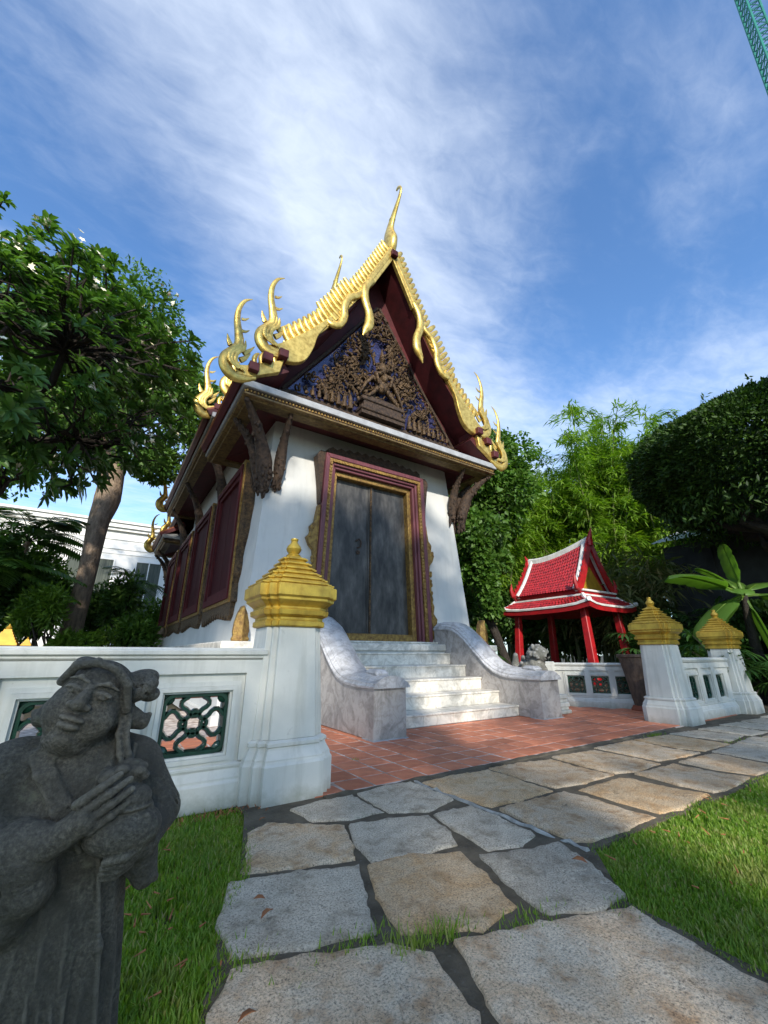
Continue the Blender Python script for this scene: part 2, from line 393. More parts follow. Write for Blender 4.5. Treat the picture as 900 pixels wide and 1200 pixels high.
# ------------------------------------------------------------------ helpers
WLOC = {}
def empty(name, loc, label=None, cat=None, group=None, kind=None):
    o = bpy.data.objects.new(name, None)
    o.empty_display_size = 0.2
    COL.objects.link(o)
    o.location = loc
    WLOC[o.name] = Vector(loc)
    tag(o, label, cat, group, kind)
    return o
def tag(o, label=None, cat=None, group=None, kind=None):
    if label: o['label'] = label
    if cat: o['category'] = cat
    if group: o['group'] = group
    if kind: o['kind'] = kind
    return o
def put(name, me, mat, parent=None, world=True, smooth=False):
    if mat is not None and not me.materials:
        me.materials.append(MATS[mat])
    o = bpy.data.objects.new(name, me)
    COL.objects.link(o)
    if parent is not None:
        o.parent = parent
        if world and parent.name in WLOC:
            o.location = -WLOC[parent.name]
    return o
class MB:
    def __init__(s):
        s.v = []; s.f = []
    def add(s, v, f):
        k = len(s.v)
        s.v += [tuple(p) for p in v]
        s.f += [tuple(i + k for i in q) for q in f]
        return s
    def box(s, x0, x1, y0, y1, z0, z1):
        return s.add([(x0, y0, z0), (x1, y0, z0), (x1, y1, z0), (x0, y1, z0), (x0, y0, z1), (x1, y0, z1), (x1, y1, z1), (x0, y1, z1)],
                     [(0, 3, 2, 1), (4, 5, 6, 7), (0, 1, 5, 4), (1, 2, 6, 5), (2, 3, 7, 6), (3, 0, 4, 7)])
    def loft(s, rings, cap0=True, cap1=True, closed=True, loop=False):
        n = len(rings[0]); v = [p for r in rings for p in r]; f = []
        m = len(rings)
        for i in range(m if loop else m - 1):
            for j in range(n if closed else n - 1):
                a = i * n + j; b = i * n + (j + 1) % n; i2 = (i + 1) % m
                f.append((a, b, i2 * n + (j + 1) % n, i2 * n + j))
        if not loop:
            if cap0: f.append(tuple(reversed(range(n))))
            if cap1: f.append(tuple(range((m - 1) * n, m * n)))
        return s.add(v, f)
    def tube(s, pts, radii, n=8, flat=None, caps=True):
        """flat=(axis vector, factor): squash the section along that axis"""
        P = [Vector(p) for p in pts]; rings = []
        up = Vector((0, 0, 1))
        if isinstance(radii, (int, float)): radii = [radii] * len(P)
        last = None
        for i, p in enumerate(P):
            d = (P[min(i + 1, len(P) - 1)] - P[max(i - 1, 0)])
            d = d.normalized() if d.length > 1e-9 else Vector((0, 0, 1))
            if last is None:
                a = d.cross(up)
                if a.length < 1e-3: a = d.cross(Vector((1, 0, 0)))
                a.normalize()
            else:
                a = (last - d * last.dot(d))
                a = a.normalized() if a.length > 1e-6 else d.orthogonal().normalized()
            last = a
            b = d.cross(a)
            ring = []
            for k in range(n):
                t = 2 * math.pi * k / n
                o = (a * math.cos(t) + b * math.sin(t)) * radii[i]
                if flat:
                    ax, fc = flat
                    o = o - ax * (o.dot(ax) * (1 - fc))
                ring.append(tuple(p + o))
            rings.append(ring)
        return s.loft(rings, caps, caps)
    def lathe(s, prof, n=20, c=(0, 0, 0)):
        rings = [[(c[0] + r * math.cos(2 * math.pi * k / n), c[1] + r * math.sin(2 * math.pi * k / n), c[2] + z) for k in range(n)] for r, z in prof]
        return s.loft(rings)
    def prism(s, poly, t0, t1, plane='xz'):
        if plane == 'xz': f = lambda a, b, t: (a, t, b)
        elif plane == 'yz': f = lambda a, b, t: (t, a, b)
        else: f = lambda a, b, t: (a, b, t)
        return s.loft([[f(a, b, t0) for a, b in poly], [f(a, b, t1) for a, b in poly]])
    def ell(s, c, r, n=10, m=7, rot=None):
        rings = []
        for i in range(m + 1):
            ph = math.pi * (i + 0.0) / m
            rr = max(math.sin(ph), 0.02)
            ring = []
            for k in range(n):
                t = 2 * math.pi * k / n
                p = Vector((r[0] * rr * math.cos(t), r[1] * rr * math.sin(t), -r[2] * math.cos(ph)))
                if rot is not None: p = rot @ p
                ring.append(tuple(Vector(c) + p))
            rings.append(ring)
        return s.loft(rings)
    def mesh(s, name, smooth=False, ang=None):
        me = bpy.data.meshes.new(name)
        me.from_pydata(s.v, [], s.f)
        bm = bmesh.new(); bm.from_mesh(me)
        bmesh.ops.recalc_face_normals(bm, faces=bm.faces)
        bm.to_mesh(me); bm.free()
        if smooth:
            me.polygons.foreach_set('use_smooth', [True] * len(me.polygons))
            if ang:
                try: me.set_sharp_from_angle(angle=math.radians(ang))
                except Exception: pass
        me.update()
        return me
    def build(s, name, mat, parent=None, smooth=False, ang=40, world=True, bevel=0):
        me = s.mesh(name, smooth, ang)
        if bevel:
            bm = bmesh.new(); bm.from_mesh(me)
            ed = [e for e in bm.edges if len(e.link_faces) == 2 and e.calc_face_angle(0) > 0.6]
            bmesh.ops.bevel(bm, geom=ed, offset=bevel, segments=1, affect='EDGES', clamp_overlap=True)
            bm.to_mesh(me); bm.free(); me.update()
        return put(name, me, mat, parent, world)
def copy_obj(o, parent=None):
    c = o.copy(); COL.objects.link(c)
    c.parent = parent
    return c
def copy_tree(o, parent=None):
    c = copy_obj(o, parent)
    for ch in [x for x in bpy.data.objects if x.parent == o]:
        copy_tree(ch, c)
    return c
def np_mesh(name, V, F):
    """V (n,3) float, F (m,k) int, all faces with k corners"""
    me = bpy.data.meshes.new(name)
    V = np.ascontiguousarray(V, dtype=np.float32); F = np.ascontiguousarray(F, dtype=np.int32)
    k = F.shape[1]
    me.vertices.add(len(V)); me.vertices.foreach_set('co', V.ravel())
    me.loops.add(F.size); me.loops.foreach_set('vertex_index', F.ravel())
    me.polygons.add(len(F))
    me.polygons.foreach_set('loop_start', np.arange(0, F.size, k, dtype=np.int32))
    try: me.polygons.foreach_set('loop_total', np.full(len(F), k, dtype=np.int32))
    except Exception: pass
    me.update(calc_edges=True)
    return me
def nrm(a):
    return a / np.maximum(np.linalg.norm(a, axis=-1, keepdims=True), 1e-9)
def leaf_arrays(P, D, Nn, L, Wd, fold=0.25, at=0.45):
    D = nrm(D); Sd = nrm(np.cross(D, Nn)); Nn = np.cross(Sd, D)
    L = np.asarray(L)[:, None]; Wd = np.asarray(Wd)[:, None]
    b = P; t = P + D * L
    l = P + D * L * at + Sd * Wd * 0.5 + Nn * Wd * fold
    r = P + D * L * at - Sd * Wd * 0.5 + Nn * Wd * fold
    V = np.stack([b, r, t, l], 1).reshape(-1, 3)
    k = np.arange(len(P))[:, None] * 4
    F = np.concatenate([k + np.array([[0, 1, 2]]), k + np.array([[0, 2, 3]])], 1).reshape(-1, 3)
    return V, F
def leaf_arrays6(P, D, Nn, L, Wd, fold=0.2, droop=0.15):
    """a longer leaf of four triangles a side-pair: base, two widths, tip, bent down"""
    D = nrm(D); Sd = nrm(np.cross(D, Nn)); Nn = np.cross(Sd, D)
    L = np.asarray(L)[:, None]; Wd = np.asarray(Wd)[:, None]
    dn = np.array([[0, 0, -1.0]])
    m1 = P + D * L * 0.35; m2 = P + D * L * 0.72 + dn * L * droop * 0.4; t = P + D * L + dn * L * droop
    off = Nn * Wd * fold
    V = np.stack([P, m1 + Sd * Wd * 0.42 + off, m1 - Sd * Wd * 0.42 + off, m2 + Sd * Wd * 0.5 + off, m2 - Sd * Wd * 0.5 + off, t, m1, m2], 1).reshape(-1, 3)
    k = np.arange(len(P))[:, None] * 8
    T = [(0, 6, 1), (0, 2, 6), (6, 7, 3), (6, 3, 1), (6, 4, 7), (6, 2, 4), (7, 5, 3), (7, 4, 5)]
    F = np.concatenate([k + np.array([q]) for q in T], 1).reshape(-1, 3)
    return V, F
def rand_dirs(rs, n):
    return nrm(rs.normal(size=(n, 3)))
def clump_leaves(rs, centers, radii, per, L, Wd, out=0.7, droop=0.2, shell=0.55, up=0.3):
    """leaf positions through clumps, denser towards each clump's surface"""
    P = []; D = []; Nn = []
    for c, r in zip(centers, radii):
        n = per if isinstance(per, int) else int(per * r[0] * r[1])
        d = rand_dirs(rs, n)
        rad = shell + (1 - shell) * rs.rand(n, 1) ** 0.6
        rad *= 1 + 0.16 * np.sin(7 * d[:, :1] + c[0]) * np.sin(6 * d[:, 1:2] + c[1])
        P.append(np.array(c) + d * rad * np.array(r))
        D.append(d * out + rand_dirs(rs, n) * 0.7 + np.array([[0, 0, -droop]]))
        Nn.append(d * 0.6 + rand_dirs(rs, n) * 0.6 + np.array([[0, 0, up]]))
    P = np.concatenate(P); D = np.concatenate(D); Nn = np.concatenate(Nn)
    k = len(P)
    s = 0.65 + 0.7 * rs.rand(k)
    return P, D, Nn, L * s, Wd * s
def wobble_path(rs, a, b, n, amp):
    a = np.array(a, float); b = np.array(b, float)
    t = np.linspace(0, 1, n)[:, None]
    p = a + (b - a) * t
    w = rs.normal(size=(n, 3)) * amp * np.linalg.norm(b - a)
    w[0] = 0; w[-1] = 0
    return p + w

# ------------------------------------------------------------------ signed-distance sculpting
class Sculpt:
    def __init__(s, lo, hi, h):
        s.lo = np.array(lo, float); s.h = h
        s.n = np.ceil((np.array(hi) - s.lo) / h).astype(int) + 1
        s.d = np.full(s.n, 1.0, np.float32)
    def block(s, lo, hi):
        a = np.clip(np.floor((np.array(lo) - s.lo) / s.h).astype(int), 0, s.n)
        b = np.clip(np.ceil((np.array(hi) - s.lo) / s.h).astype(int) + 1, 0, s.n)
        if (b <= a).any(): return None, None
        sl = tuple(slice(i, j) for i, j in zip(a, b))
        ax = [(s.lo[i] + s.h * np.arange(a[i], b[i])).astype(np.float32) for i in range(3)]
        return sl, np.meshgrid(*ax, indexing='ij')
    def union(s, sl, d, k):
        o = s.d[sl]
        if k > 0:
            hh = np.clip(0.5 + 0.5 * (o - d) / k, 0, 1)
            s.d[sl] = o * (1 - hh) + d * hh - k * hh * (1 - hh)
        else:
            s.d[sl] = np.minimum(o, d)
    def cut(s, sl, d, k):
        o = s.d[sl]; d = -d
        if k > 0:
            hh = np.clip(0.5 - 0.5 * (o - d) / k, 0, 1)
            s.d[sl] = o * (1 - hh) + d * hh + k * hh * (1 - hh)
        else:
            s.d[sl] = np.maximum(o, d)
    def ell(s, c, r, k=0.015, rot=None, cut=False, fn=None):
        m = max(r) + 3 * k + 3 * s.h
        sl, g = s.block([c[i] - m for i in range(3)], [c[i] + m for i in range(3)])
        if sl is None: return
        X, Y, Z = (g[i] - c[i] for i in range(3))
        if rot is not None:
            R = np.array(rot.to_matrix() if hasattr(rot, 'to_matrix') else rot).T
            X, Y, Z = (R[i][0] * X + R[i][1] * Y + R[i][2] * Z for i in range(3))
        k0 = np.sqrt((X / r[0]) ** 2 + (Y / r[1]) ** 2 + (Z / r[2]) ** 2)
        k1 = np.sqrt((X / r[0] ** 2) ** 2 + (Y / r[1] ** 2) ** 2 + (Z / r[2] ** 2) ** 2) + 1e-9
        d = np.where(k0 < 0.05, -min(r), k0 * (k0 - 1) / k1)
        if fn is not None: d = fn(d, X, Y, Z)
        (s.cut if cut else s.union)(sl, d, k)
    def cap(s, a, b, ra, rb=None, k=0.012, cut=False):
        rb = ra if rb is None else rb
        a = np.array(a, float); b = np.array(b, float); m = max(ra, rb) + 3 * k + 3 * s.h
        sl, g = s.block(np.minimum(a, b) - m, np.maximum(a, b) + m)
        if sl is None: return
        ab = b - a; q = [g[i] - a[i] for i in range(3)]
        t = np.clip((q[0] * ab[0] + q[1] * ab[1] + q[2] * ab[2]) / max(ab @ ab, 1e-9), 0, 1)
        d = np.sqrt(sum((q[i] - ab[i] * t) ** 2 for i in range(3))) - (ra + (rb - ra) * t)
        (s.cut if cut else s.union)(sl, d, k)
    def path(s, pts, r, k=0.01, cut=False):
        r = [r] * len(pts) if isinstance(r, (int, float)) else r
        for i in range(len(pts) - 1):
            s.cap(pts[i], pts[i + 1], r[i], r[i + 1], k, cut)
    def raw(s, lo, hi, fn, k=0.015, cut=False):
        sl, g = s.block(lo, hi)
        (s.cut if cut else s.union)(sl, fn(*g), k)
    def mesh(s, name, smooth=2):
        d = s.d
        ins = d < 0
        corners = [(i, j, k) for i in (0, 1) for j in (0, 1) for k in (0, 1)]
        nx, ny, nz = np.array(d.shape) - 1
        sub = lambda A, i, j, k: A[i:i + nx, j:j + ny, k:k + nz]
        cnt = sum(sub(ins, *c).astype(np.int8) for c in corners)
        act = (cnt > 0) & (cnt < 8)
        idx = -np.ones(act.shape, np.int64)
        cells = np.argwhere(act)
        idx[act] = np.arange(len(cells))
        acc = np.zeros((len(cells), 3)); w = np.zeros(len(cells))
        val = {c: d[cells[:, 0] + c[0], cells[:, 1] + c[1], cells[:, 2] + c[2]] for c in corners}
        for c in corners:
            for ax in range(3):
                if c[ax] == 0:
                    e = list(c); e[ax] = 1; e = tuple(e)
                    a, b = val[c], val[e]
                    cr = (a < 0) != (b < 0)
                    t = np.where(cr, a / np.where(cr, a - b, 1), 0)
                    p = np.repeat(np.array(c, float)[None], len(cells), 0)
                    p[:, ax] = t
                    acc[cr] += p[cr]; w[cr] += 1
        V = s.lo + s.h * (cells + acc / w[:, None])
        quads = []
        for ax in range(3):
            u, v = (ax + 1) % 3, (ax + 2) % 3
            sl0 = [slice(None)] * 3; sl1 = [slice(None)] * 3
            sl0[ax] = slice(0, -1); sl1[ax] = slice(1, None)
            cr = ins[tuple(sl0)] != ins[tuple(sl1)]
            e = np.argwhere(cr)
            ok = (e[:, u] > 0) & (e[:, v] > 0) & (e[:, u] < act.shape[u]) & (e[:, v] < act.shape[v]) & (e[:, ax] < act.shape[ax])
            e = e[ok]
            sgn = ins[tuple(e.T)]
            def at(du, dv):
                q = e.copy(); q[:, u] += du; q[:, v] += dv
                return idx[tuple(q.T)]
            Q = np.stack([at(-1, -1), at(0, -1), at(0, 0), at(-1, 0)], 1)
            Q[~sgn] = Q[~sgn][:, ::-1]
            quads.append(Q)
        F = np.concatenate(quads)
        F = F[(F >= 0).all(1)]
        for _ in range(smooth):
            A = np.zeros_like(V); c = np.zeros(len(V))
            for i in range(4):
                a, b = F[:, i], F[:, (i + 1) % 4]
                np.add.at(A, a, V[b]); np.add.at(c, a, 1)
                np.add.at(A, b, V[a]); np.add.at(c, b, 1)
            V = V * 0.5 + 0.5 * A / np.maximum(c, 1)[:, None]
        me = np_mesh(name, V, F)
        me.polygons.foreach_set('use_smooth', [True] * len(me.polygons))
        return me

# ------------------------------------------------------------------ ground, path, terrace
def struct(o):
    o['kind'] = 'structure'
    return o
g = MB()
g.add([(-400, -400, -0.03), (400, -400, -0.03), (400, 400, -0.03), (-400, 400, -0.03)], [(0, 1, 2, 3)])
struct(g.build('ground', 'soil'))
pb = MB()
pb.prism([(0.30, 0.55), (2.3, 0.2), (2.02, 0.75), (2.06, 1.27), (2.42, 1.62), (14, 1.50), (14, 3.45), (0.98, 3.45), (0.98, 3.16), (0.74, 2.36), (0.55, 1.95), (0.42, 1.6)], -0.1, 0.011, 'xy')
path = struct(pb.build('path', 'mortar'))

STONES = [
 ('g', [(1.27, 3.05), (1.50, 3.10), (1.74, 3.08), (1.75, 2.70), (1.52, 2.70), (1.31, 2.80)]),
 ('g', [(1.80, 3.10), (2.05, 3.14), (2.30, 3.12), (2.31, 2.62), (2.02, 2.54), (1.79, 2.66)]),
 ('g', [(1.46, 2.61), (1.72, 2.56), (1.96, 2.47), (1.90, 2.22), (1.82, 2.06), (1.55, 2.08), (1.34, 2.14), (1.37, 2.36)]),
 ('y', [(0.92, 2.84), (1.06, 2.91), (1.41, 2.61), (1.33, 2.36), (1.27, 2.22), (1.02, 2.29), (0.76, 2.38)]),
 ('g', [(0.69, 2.33), (0.98, 2.24), (1.24, 2.13), (1.14, 1.90), (1.05, 1.67), (0.82, 1.73), (0.58, 1.82), (0.58, 2.04)]),
 ('o', [(1.30, 2.11), (1.52, 2.09), (1.76, 1.96), (1.71, 1.74), (1.62, 1.50), (1.40, 1.47), (1.13, 1.61), (1.20, 1.86)]),
 ('g', [(2.00, 2.46), (2.31, 2.44), (2.31, 2.20), (2.28, 1.92), (2.12, 1.86), (1.92, 1.92), (1.96, 2.20)]),
 ('g', [(1.84, 1.89), (2.06, 1.81), (2.30, 1.76), (2.21, 1.52), (2.10, 1.30), (1.90, 1.29), (1.69, 1.40), (1.76, 1.66)]),
 ('w', [(1.27, 1.45), (1.62, 1.35), (2.02, 1.22), (1.98, 1.02), (1.93, 0.76), (1.95, 0.40), (1.58, 0.35), (1.02, 0.55), (1.09, 0.95), (1.17, 1.19)]),
 ('w', [(0.56, 1.75), (0.80, 1.68), (1.05, 1.57), (1.15, 1.45), (1.09, 1.2), (1.00, 0.95), (0.95, 0.60), (0.42, 0.8), (0.40, 1.32), (0.45, 1.6)]),
 ('o', [(2.39, 3.06), (2.69, 3.08), (3.11, 3.03), (3.1, 2.72), (3.07, 2.36), (2.71, 2.35), (2.44, 2.37), (2.41, 2.43), (2.39, 2.78)]),
 ('y', [(3.17, 3.06), (3.53, 3.05), (3.93, 2.98), (3.88, 2.6), (3.9, 2.34), (3.48, 2.34), (3.17, 2.39), (3.16, 2.66)]),
 ('y', [(4.02, 3.02), (4.70, 2.98), (4.70, 2.63), (4.66, 2.31), (4.19, 2.29), (3.97, 2.35), (3.97, 2.61)]),
 ('y', [(4.8, 3.03), (5.55, 3.01), (5.44, 2.53), (5.50, 2.29), (4.97, 2.33), (4.77, 2.37)]),
 ('o', [(5.65, 3.02), (6.34, 2.95), (6.30, 2.30), (5.65, 2.31), (5.57, 2.53)]),
 ('y', [(2.44, 2.29), (3.12, 2.28), (3.17, 2.12), (3.14, 1.83), (3.17, 1.66), (2.82, 1.66), (2.48, 1.68), (2.41, 1.73), (2.41, 1.99)]),
 ('o', [(3.28, 2.25), (3.87, 2.24), (3.88, 1.9), (3.95, 1.66), (3.47, 1.64), (3.27, 1.68), (3.26, 1.94)]),
 ('y', [(4.10, 2.24), (4.74, 2.22), (4.73, 1.88), (4.80, 1.66), (4.23, 1.64), (4.07, 1.66), (4.06, 1.9)]),
 ('y', [(4.88, 2.22), (5.54, 2.19), (5.51, 1.84), (5.50, 1.64), (4.92, 1.66), (4.86, 1.94)]),
 ('g', [(5.68, 2.23), (6.32, 2.24), (6.40, 1.84), (6.3, 1.64), (5.63, 1.64), (5.62, 1.83)]),
 ('g', [(6.45, 2.97), (7.04, 2.90), (7.09, 2.42), (6.5, 2.36)]),
 ('g', [(6.48, 2.27), (7.05, 2.30), (7.15, 1.68), (6.50, 1.64)]),
 ('g', [(7.16, 2.93), (7.75, 2.86), (7.76, 2.33), (7.19, 2.36)]),
 ('y', [(7.20, 2.24), (7.86, 2.26), (7.90, 1.66), (7.26, 1.64)]),
 ('g', [(7.87, 2.92), (8.47, 2.86), (8.49, 2.33), (7.88, 2.34)]),
 ('g', [(7.98, 2.24), (8.66, 2.25), (8.70, 1.68), (8.02, 1.64)]),
 ('g', [(8.60, 2.88), (9.27, 2.84), (9.30, 2.34), (8.62, 2.36)]),
 ('g', [(8.80, 2.24), (9.5, 2.26), (9.55, 1.66), (8.85, 1.66)]),
 ('g', [(9.40, 2.88), (10.1, 2.84), (10.1, 2.34), (9.42, 2.36)]),
 ('y', [(9.68, 2.24), (10.4, 2.26), (10.4, 1.66), (9.70, 1.66)]),
]
def stone_mesh(poly, seed, top=0.024):
    rs = RS(seed)
    P = np.array(poly); c = P.mean(0)
    pts = []
    n = len(P)
    for i in range(n):
        a, b, d = P[i], P[(i + 1) % n], P[(i - 1) % n]
        L = np.linalg.norm(b - a); k = max(2, int(L / 0.035))
        for j in range(k):
            t = j / k
            q = a + (b - a) * t
            if t == 0: q = a + (a - c) / np.linalg.norm(a - c) * 0.014
            pts.append(q + rs.normal(size=2) * 0.005)
    pts = np.array(pts)
    pts = 0.15 * np.roll(pts, 1, 0) + 0.7 * pts + 0.15 * np.roll(pts, -1, 0)
    def ring(s, z, jit):
        o = []
        for q in pts:
            d = q - c; l = np.linalg.norm(d)
            r = c + d * max(0.05, (l - s) / l)
            o.append((r[0], r[1], z + rs.normal() * jit))
        return o
    tilt = rs.normal(size=2) * 0.008
    m = MB()
    m.loft([ring(-0.016, -0.06, 0), ring(-0.014, 0.004, 0.002), ring(-0.010, top - 0.006, 0.003), ring(0.002, top - 0.001, 0.0025), ring(0.03, top, 0.0022), ring(0.10, top, 0.0022), ring(0.20, top, 0.0022)], cap0=False)
    m.v = [(x, y, z + (tilt[0] * (x - c[0]) + tilt[1] * (y - c[1]) if z > 0 else 0)) for x, y, z in m.v]
    return m
GR = {'g': 'granite_grey', 'y': 'granite_tan', 'o': 'granite_ochre', 'w': 'granite_pale'}
for i, (k, poly) in enumerate(STONES):
    stone_mesh(poly, 100 + i).build('paving_stone', GR[k], path, smooth=True, ang=50)
# pale mortar ridge where the two stretches of paving meet, and the rough kerb of mortar along the terrace
rs = RS(5)
m = MB()
pp = wobble_path(rs, (2.345, 3.14, 0.012), (2.36, 1.62, 0.014), 26, 0.004)
m.tube([tuple(p) for p in pp], list(0.010 + 0.006 * rs.rand(26)), 6)
m.build('mortar_ridge', 'pale_strip', path, smooth=True)
m = MB()
xs = np.linspace(1.55, 7.0, 60)
rk = [[(x, 3.10 + 0.012 * rs.normal() + 0.0, -0.01), (x, 3.12 + 0.008 * rs.normal(), 0.022 + 0.006 * rs.normal()), (x, 3.17, 0.026 + 0.004 * rs.normal()), (x, 3.19, -0.01)] for x in xs]
m.loft(rk)
m.build('terrace_kerb', 'mortar', path, smooth=True)

# terrace of square terracotta tiles
T = 0.2645
tb = MB()
tb.prism([(-3.0, 3.5), (1.2, 3.5), (1.2, 3.32), (1.6, 3.32), (1.6, 3.17), (7.35, 3.17), (7.35, 3.30), (9.75, 3.30), (8.15, 6.0), (8.0, 9.0), (-3.0, 9.0)], -0.1, 0.0175, 'xy')
terrace = struct(tb.build('terrace', 'grout'))
tiles = []
for i in range(-7, 30):
    for j in range(-1, 11):
        x = 2.02 + i * T; y = 3.46 + j * T
        if x < 0.45 and True: continue
        if x + T > 9.7 - (y - 3.17) * 0.565 - 0.25: continue
        if y > 5.05 and 3.2 < x < 6.25: continue
        if 2.85 < x and x + T < 3.45 and y > 4.65: continue
        if 6.0 < x and x + T < 6.6 and y > 4.65: continue
        if x < 1.4 and y < 3.7: continue
        if y > 5.9 and x < 6.6: continue
        tiles.append((math.hypot(x, y), x, y))
tiles.sort()
tm = MB()
e = 0.0105
tm.loft([[(e, e, 0.0), (T - e, e, 0.0), (T - e, T - e, 0.0), (e, T - e, 0.0)],
         [(e, e, 0.016), (T - e, e, 0.016), (T - e, T - e, 0.016), (e, T - e, 0.016)],
         [(2 * e, 2 * e, 0.020), (T - 2 * e, 2 * e, 0.020), (T - 2 * e, T - 2 * e, 0.020), (2 * e, T - 2 * e, 0.020)]], cap0=False)
tme = tm.mesh('floor_tile')
rs = RS(9)
rest = MB()
for k, (d, x, y) in enumerate(tiles):
    if k < 296:
        o = put('floor_tile', tme, 'terracotta', terrace)
        o.location = (x, y, rs.uniform(0.001, 0.004))
        o.rotation_euler = (rs.normal() * 0.003, rs.normal() * 0.003, rs.normal() * 0.006)
    else:
        rest.box(x + e, x + T - e, y + e, y + T - e, 0.0, 0.022)
if rest.v:
    o = rest.build('floor_tiles', 'terracotta', terrace); o['kind'] = 'stuff'

# ------------------------------------------------------------------ temple
XC = 4.6
TL = (XC, 7.3, 0.0)
temple = empty('temple', TL, 'small white temple with gilded steep gable roof and tall dark double doors', 'temple')
def mir(o, name=None):
    """mirror copy of a part about the temple's axis, sub-parts too"""
    c = copy_obj(o, o.parent)
    c.scale = (-1, 1, 1)
    c.location.x = o.location.x + 2 * XC
    for ch in [x for x in bpy.data.objects if x.parent == o]:
        copy_obj(ch, c)
    return c
BZ = 1.25; BT = 0.07
def wx(z): return 2.67 - BT * (z - BZ)          # half width
def wy(z): return 7.3 + BT * (z - BZ)           # front plane
YB = 21.4
# plinth
m = MB()
for (o, z0, z1) in ((0.42, 0.0, 0.16), (0.34, 0.16, 0.5), (0.26, 0.5, 0.95), (0.36, 0.95, 1.06)):
    m.box(XC - 2.67 - o, XC + 2.67 + o, 7.3 - o, YB + o, z0, z1)
m.build('plinth', 'wall_white', temple)
MB().box(XC - 2.67 - 0.40, XC + 2.67 + 0.40, 7.3 - 0.40, YB + 0.40, 1.062, 1.20).build('plinth_slab', 'marble_light', temple, bevel=0.02)
# walls (front one with the door opening)
DH = 1.27; DT = 5.0                              # half opening and its top
def wring(z, top=False):
    return [(XC - wx(z), wy(z), z), (XC + wx(z), wy(z), z), (XC + wx(z), YB - BT * (z - BZ), z), (XC - wx(z), YB - BT * (z - BZ), z)]
m = MB()
z0, z1 = 1.20, 5.8
A, B = wring(z0), wring(z1)
m.loft([[A[0], A[3], (A[3][0] + 0.4, A[3][1], z0), (A[0][0] + 0.4, A[0][1] + 0.3, z0)], [B[0], B[3], (B[3][0] + 0.4, B[3][1], z1), (B[0][0] + 0.4, B[0][1] + 0.3, z1)]])
m.loft([[A[1], A[2], (A[2][0] - 0.4, A[2][1], z0), (A[1][0] - 0.4, A[1][1] + 0.3, z0)], [B[1], B[2], (B[2][0] - 0.4, B[2][1], z1), (B[1][0] - 0.4, B[1][1] + 0.3, z1)]])
m.loft([[A[2], A[3], (A[3][0], A[3][1] - 0.3, z0), (A[2][0], A[2][1] - 0.3, z0)], [B[2], B[3], (B[3][0], B[3][1] - 0.3, z1), (B[2][0], B[2][1] - 0.3, z1)]])
m.build('side_wall', 'wall_white', temple)
m = MB()
for sx in (-1, 1):
    ra = [(XC + sx * (wx(z0) - 0.001), wy(z0), z0), (XC + sx * DH, wy(z0), z0), (XC + sx * DH, wy(z0) + 0.5, z0), (XC + sx * (wx(z0) - 0.001), wy(z0) + 0.5, z0)]
    rb = [(XC + sx * (wx(z1) - 0.001), wy(z1), z1), (XC + sx * DH, wy(z1), z1), (XC + sx * DH, wy(z1) + 0.5, z1), (XC + sx * (wx(z1) - 0.001), wy(z1) + 0.5, z1)]
    m.loft([ra, rb])
m.loft([[(XC - DH, wy(DT), DT), (XC + DH, wy(DT), DT), (XC + DH, wy(DT) + 0.5, DT), (XC - DH, wy(DT) + 0.5, DT)],
        [(XC - DH, wy(z1), z1), (XC + DH, wy(z1), z1), (XC + DH, wy(z1) + 0.5, z1), (XC - DH, wy(z1) + 0.5, z1)]])
m.build('front_wall', 'wall_white', temple)
MB().box(XC - 2.2, XC + 2.2, 10.2, 18.6, 5.7, 6.9).build('upper_wall', 'wall_white', temple)

# door: nested frames, two leaves
def ring_frame(mb, ho0, hi0, ho1, hi1, zb, zo, zi, y0, y1):
    """trapezoid door frame: half widths outer/inner at the foot and head, extruded y0..y1 (y0 in front)"""
    for sx in (-1, 1):
        a = [(XC + sx * ho0, zb), (XC + sx * hi0, zb), (XC + sx * hi1, zi), (XC + sx * ho1, zo)]
        mb.prism(a, y0, y1)
    mb.prism([(XC - ho1, zo), (XC + ho1, zo), (XC + hi1, zi), (XC - hi1, zi)], y0, y1)
m = MB(); ring_frame(m, 1.44, 1.345, 1.31, 1.215, 1.25, 5.10, 5.00, 7.24, 7.75)
dframe = m.build('door_frame', 'frame_purple', temple, bevel=0.012)
m = MB(); ring_frame(m, 1.345, 1.27, 1.215, 1.145, 1.25, 5.0, 4.93, 7.262, 7.74)
m.build('bead_moulding', 'gold_old', dframe)
m = MB(); ring_frame(m, 1.27, 1.21, 1.145, 1.09, 1.25, 4.93, 4.87, 7.30, 7.74)
ring_frame(m, 1.21, 1.15, 1.09, 1.035, 1.25, 4.87, 4.81, 7.35, 7.74)
m.build('inner_moulding', 'frame_purple', dframe, bevel=0.01)
m = MB(); ring_frame(m, 1.15, 1.035, 1.035, 0.945, 1.25, 4.81, 4.70, 7.44, 7.76)
m.box(XC - 1.03, XC + 1.03, 7.42, 7.76, 1.25, 1.40)
m.build('gilt_jamb', 'gold_old', dframe, bevel=0.012)
m = MB()                                           # carved beads down the bead moulding
for sx in (-1, 1):
    for k in range(46):
        t = (k + 0.5) / 46
        m.ell((XC + sx * (1.307 - 0.125 * t), 7.262 + 0.0, 1.28 + 3.62 * t), (0.035, 0.025, 0.034), 6, 4)
for k in range(32):
    m.ell((XC - 1.13 + 2.26 * k / 31, 7.262, 4.95), (0.03, 0.025, 0.03), 6, 4)
o = m.build('bead_row', 'gold_old', dframe, smooth=True); o['kind'] = 'stuff'
